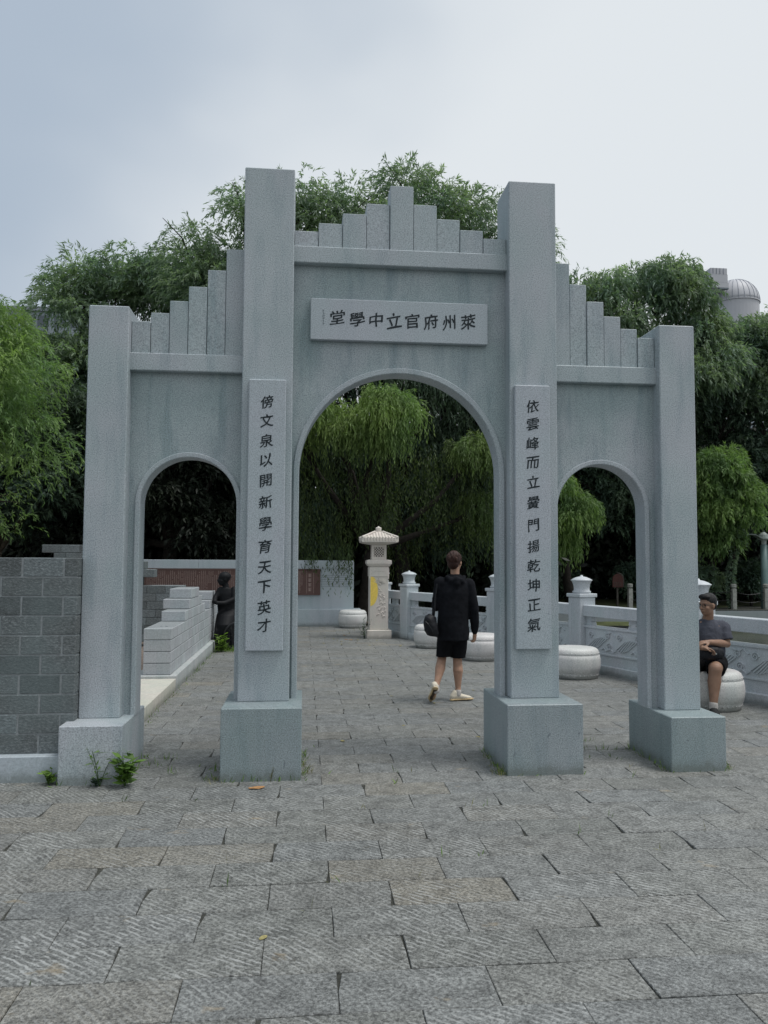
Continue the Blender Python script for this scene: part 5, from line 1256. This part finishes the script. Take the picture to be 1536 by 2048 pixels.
for q in range(14): k_i = rd.randrange(3, 14); dry.append((rd.uniform(-2.5, 2.8), .78-.296*k_i, .02, .25))
blades(dry, LF_DRY, 'dry_grass_tufts', .085, 9, .005, 3, .6)
blades([(rd.uniform(-2.2, -1.2), rd.uniform(8.3, 9.2), .08, 1.0) for _ in range(10)]+[(-2.2, 8.25, .1, 6), (-2.0, 8.2, .1, 5)], LF_WEED, 'statue_foot_grass', .16, 14, .012, 4, .6)
def weed(label, x, y, h, n, lw_, name='leafy_weed', seed=1, broad=True, mat=None):
    rng = np.random.default_rng(seed); t = thing(name, label, 'plant', (x, y, 0)); st = MB(); P_, A_, L_, W_ = [], [], [], []
    for k in range(max(2, n//7)):
        a = rng.uniform(0, 6.28); tx, ty = math.cos(a)*h*rng.uniform(.05, .4), math.sin(a)*h*rng.uniform(.05, .3); hh = h*rng.uniform(.6, 1)
        st.tube([(x, y, -.005), (x+tx*.4, y+ty*.4, hh*.5), (x+tx, y+ty, hh)], [.003, .0022, .001], 5)
        for j in range(7):
            f_ = (j+1.5)/8; P_.append((tx*f_, ty*f_, hh*f_)); b_ = rng.uniform(0, 6.28)
            A_.append((math.cos(b_), math.sin(b_), rng.uniform(-.2, .7))); L_.append(lw_*rng.uniform(.7, 1.2)); W_.append(lw_*(.5 if broad else .13)*rng.uniform(.8, 1.2))
    part('stem', st, LF_WEED if mat is None else mat, t)
    A_ = unit(np.array(A_)); me = leafmesh('foliage', np.array(P_), A_, unit(np.cross(A_, unit(rng.normal(size=(len(A_), 3))*.4+np.array([0, 0, 1.0])))), np.array(L_), np.array(W_), rng.random(len(A_))*.6+.3, mat or LF_WEED)
    link(bpy.data.objects.new('foliage', me), t); return t
weed('broad leaved weed at the inner front corner of the leftmost base', -2.03, -.33, .24, 70, .10, seed=4)
weed('dark low weed crouching under the leftmost base front', -2.24, -.31, .07, 30, .05, seed=5, mat=LF_DARK)
weed('tall thin grass stalk in front of the leftmost base', -2.21, -.315, .33, 28, .11, 'grass_stalk', 6, False)
weed('small leafy weed between the plinth and the leftmost base', -2.58, -.25, .13, 35, .06, seed=7)
weed('bright leafy plant at the foot of the bronze figure', -2.20, 8.15, .34, 90, .11, seed=8)
weed('little vine climbing beside the stone lantern', .49, 10.38, .45, 60, .055, 'vine', 9, mat=LF_DARK)
weed('reddish dry stalk against the inner left base', -1.00, -.296, .16, 14, .02, 'dry_stalk', 10, False, LF_DRY)
lm = []
for i in range(3):
    m = MB(); n = 9; rd = random.Random(i)
    rim = [(.5*math.cos(t)*1.0, .26*math.sin(t)*(1.1 if math.cos(t) < .3 else .8), rd.uniform(.02, .10)) for t in np.linspace(0, 2*math.pi, n+1)[:-1]]
    m.add([(0, 0, .02)]+rim, [(0, 1+k, 1+(k+1) % n) for k in range(n)]); m.add([(0, 0, 0.0)]+[(x, y, z-.015) for x, y, z in rim], [(0, 1+(k+1) % n, 1+k) for k in range(n)]); lm.append(m)
def leaf(x, y, s_, mat, lb_, grp=None, i=0, rz=0.0):
    m = MB(); m.v = [(p*s_, q*s_, max(z*s_, 0)) for p, q, z in lm[i % 3].v]; m.f = lm[i % 3].f
    o = link(bpy.data.objects.new('fallen_leaf', m.mesh('fallen_leaf', mat))); o.location = (x, y, .0015); o.rotation_euler = (0, 0, rz)
    o['label'] = lb_; o['category'] = 'leaf'
    if grp: o['group'] = grp
leaf(-1.09, -.47, .12, LEAFO, 'round orange brown leaf on the paving in front of the inner left base', i=0, rz=.2)
leaf(-.93, -2.76, .050, LEAFY, 'narrow yellow green leaf lying on a slab joint in the foreground', i=1, rz=.9)
leaf(-2.19, -3.0, .10, LEAFO, 'pale tan leaf on the paving at the lower left edge', i=2, rz=.4)
rd = random.Random(13)
for i in range(16): leaf(rd.uniform(-.4, 1.6), rd.uniform(8.4, 12.4), rd.uniform(.07, .12), LEAFY if i % 3 else LEAFO, 'small yellowed leaf lying on the paving near the stone lantern' if i % 3 else 'small orange brown leaf lying on the paving near the stone lantern', 'leaves scattered round the lantern', i, rd.uniform(0, 6))
for i in range(7): leaf(rd.uniform(-.5, 1.6), rd.uniform(.4, 4.5), rd.uniform(.04, .07), LEAFY, 'tiny dry leaf on the paving behind the centre arch', 'dry leaves behind the arch', i, rd.uniform(0, 6))
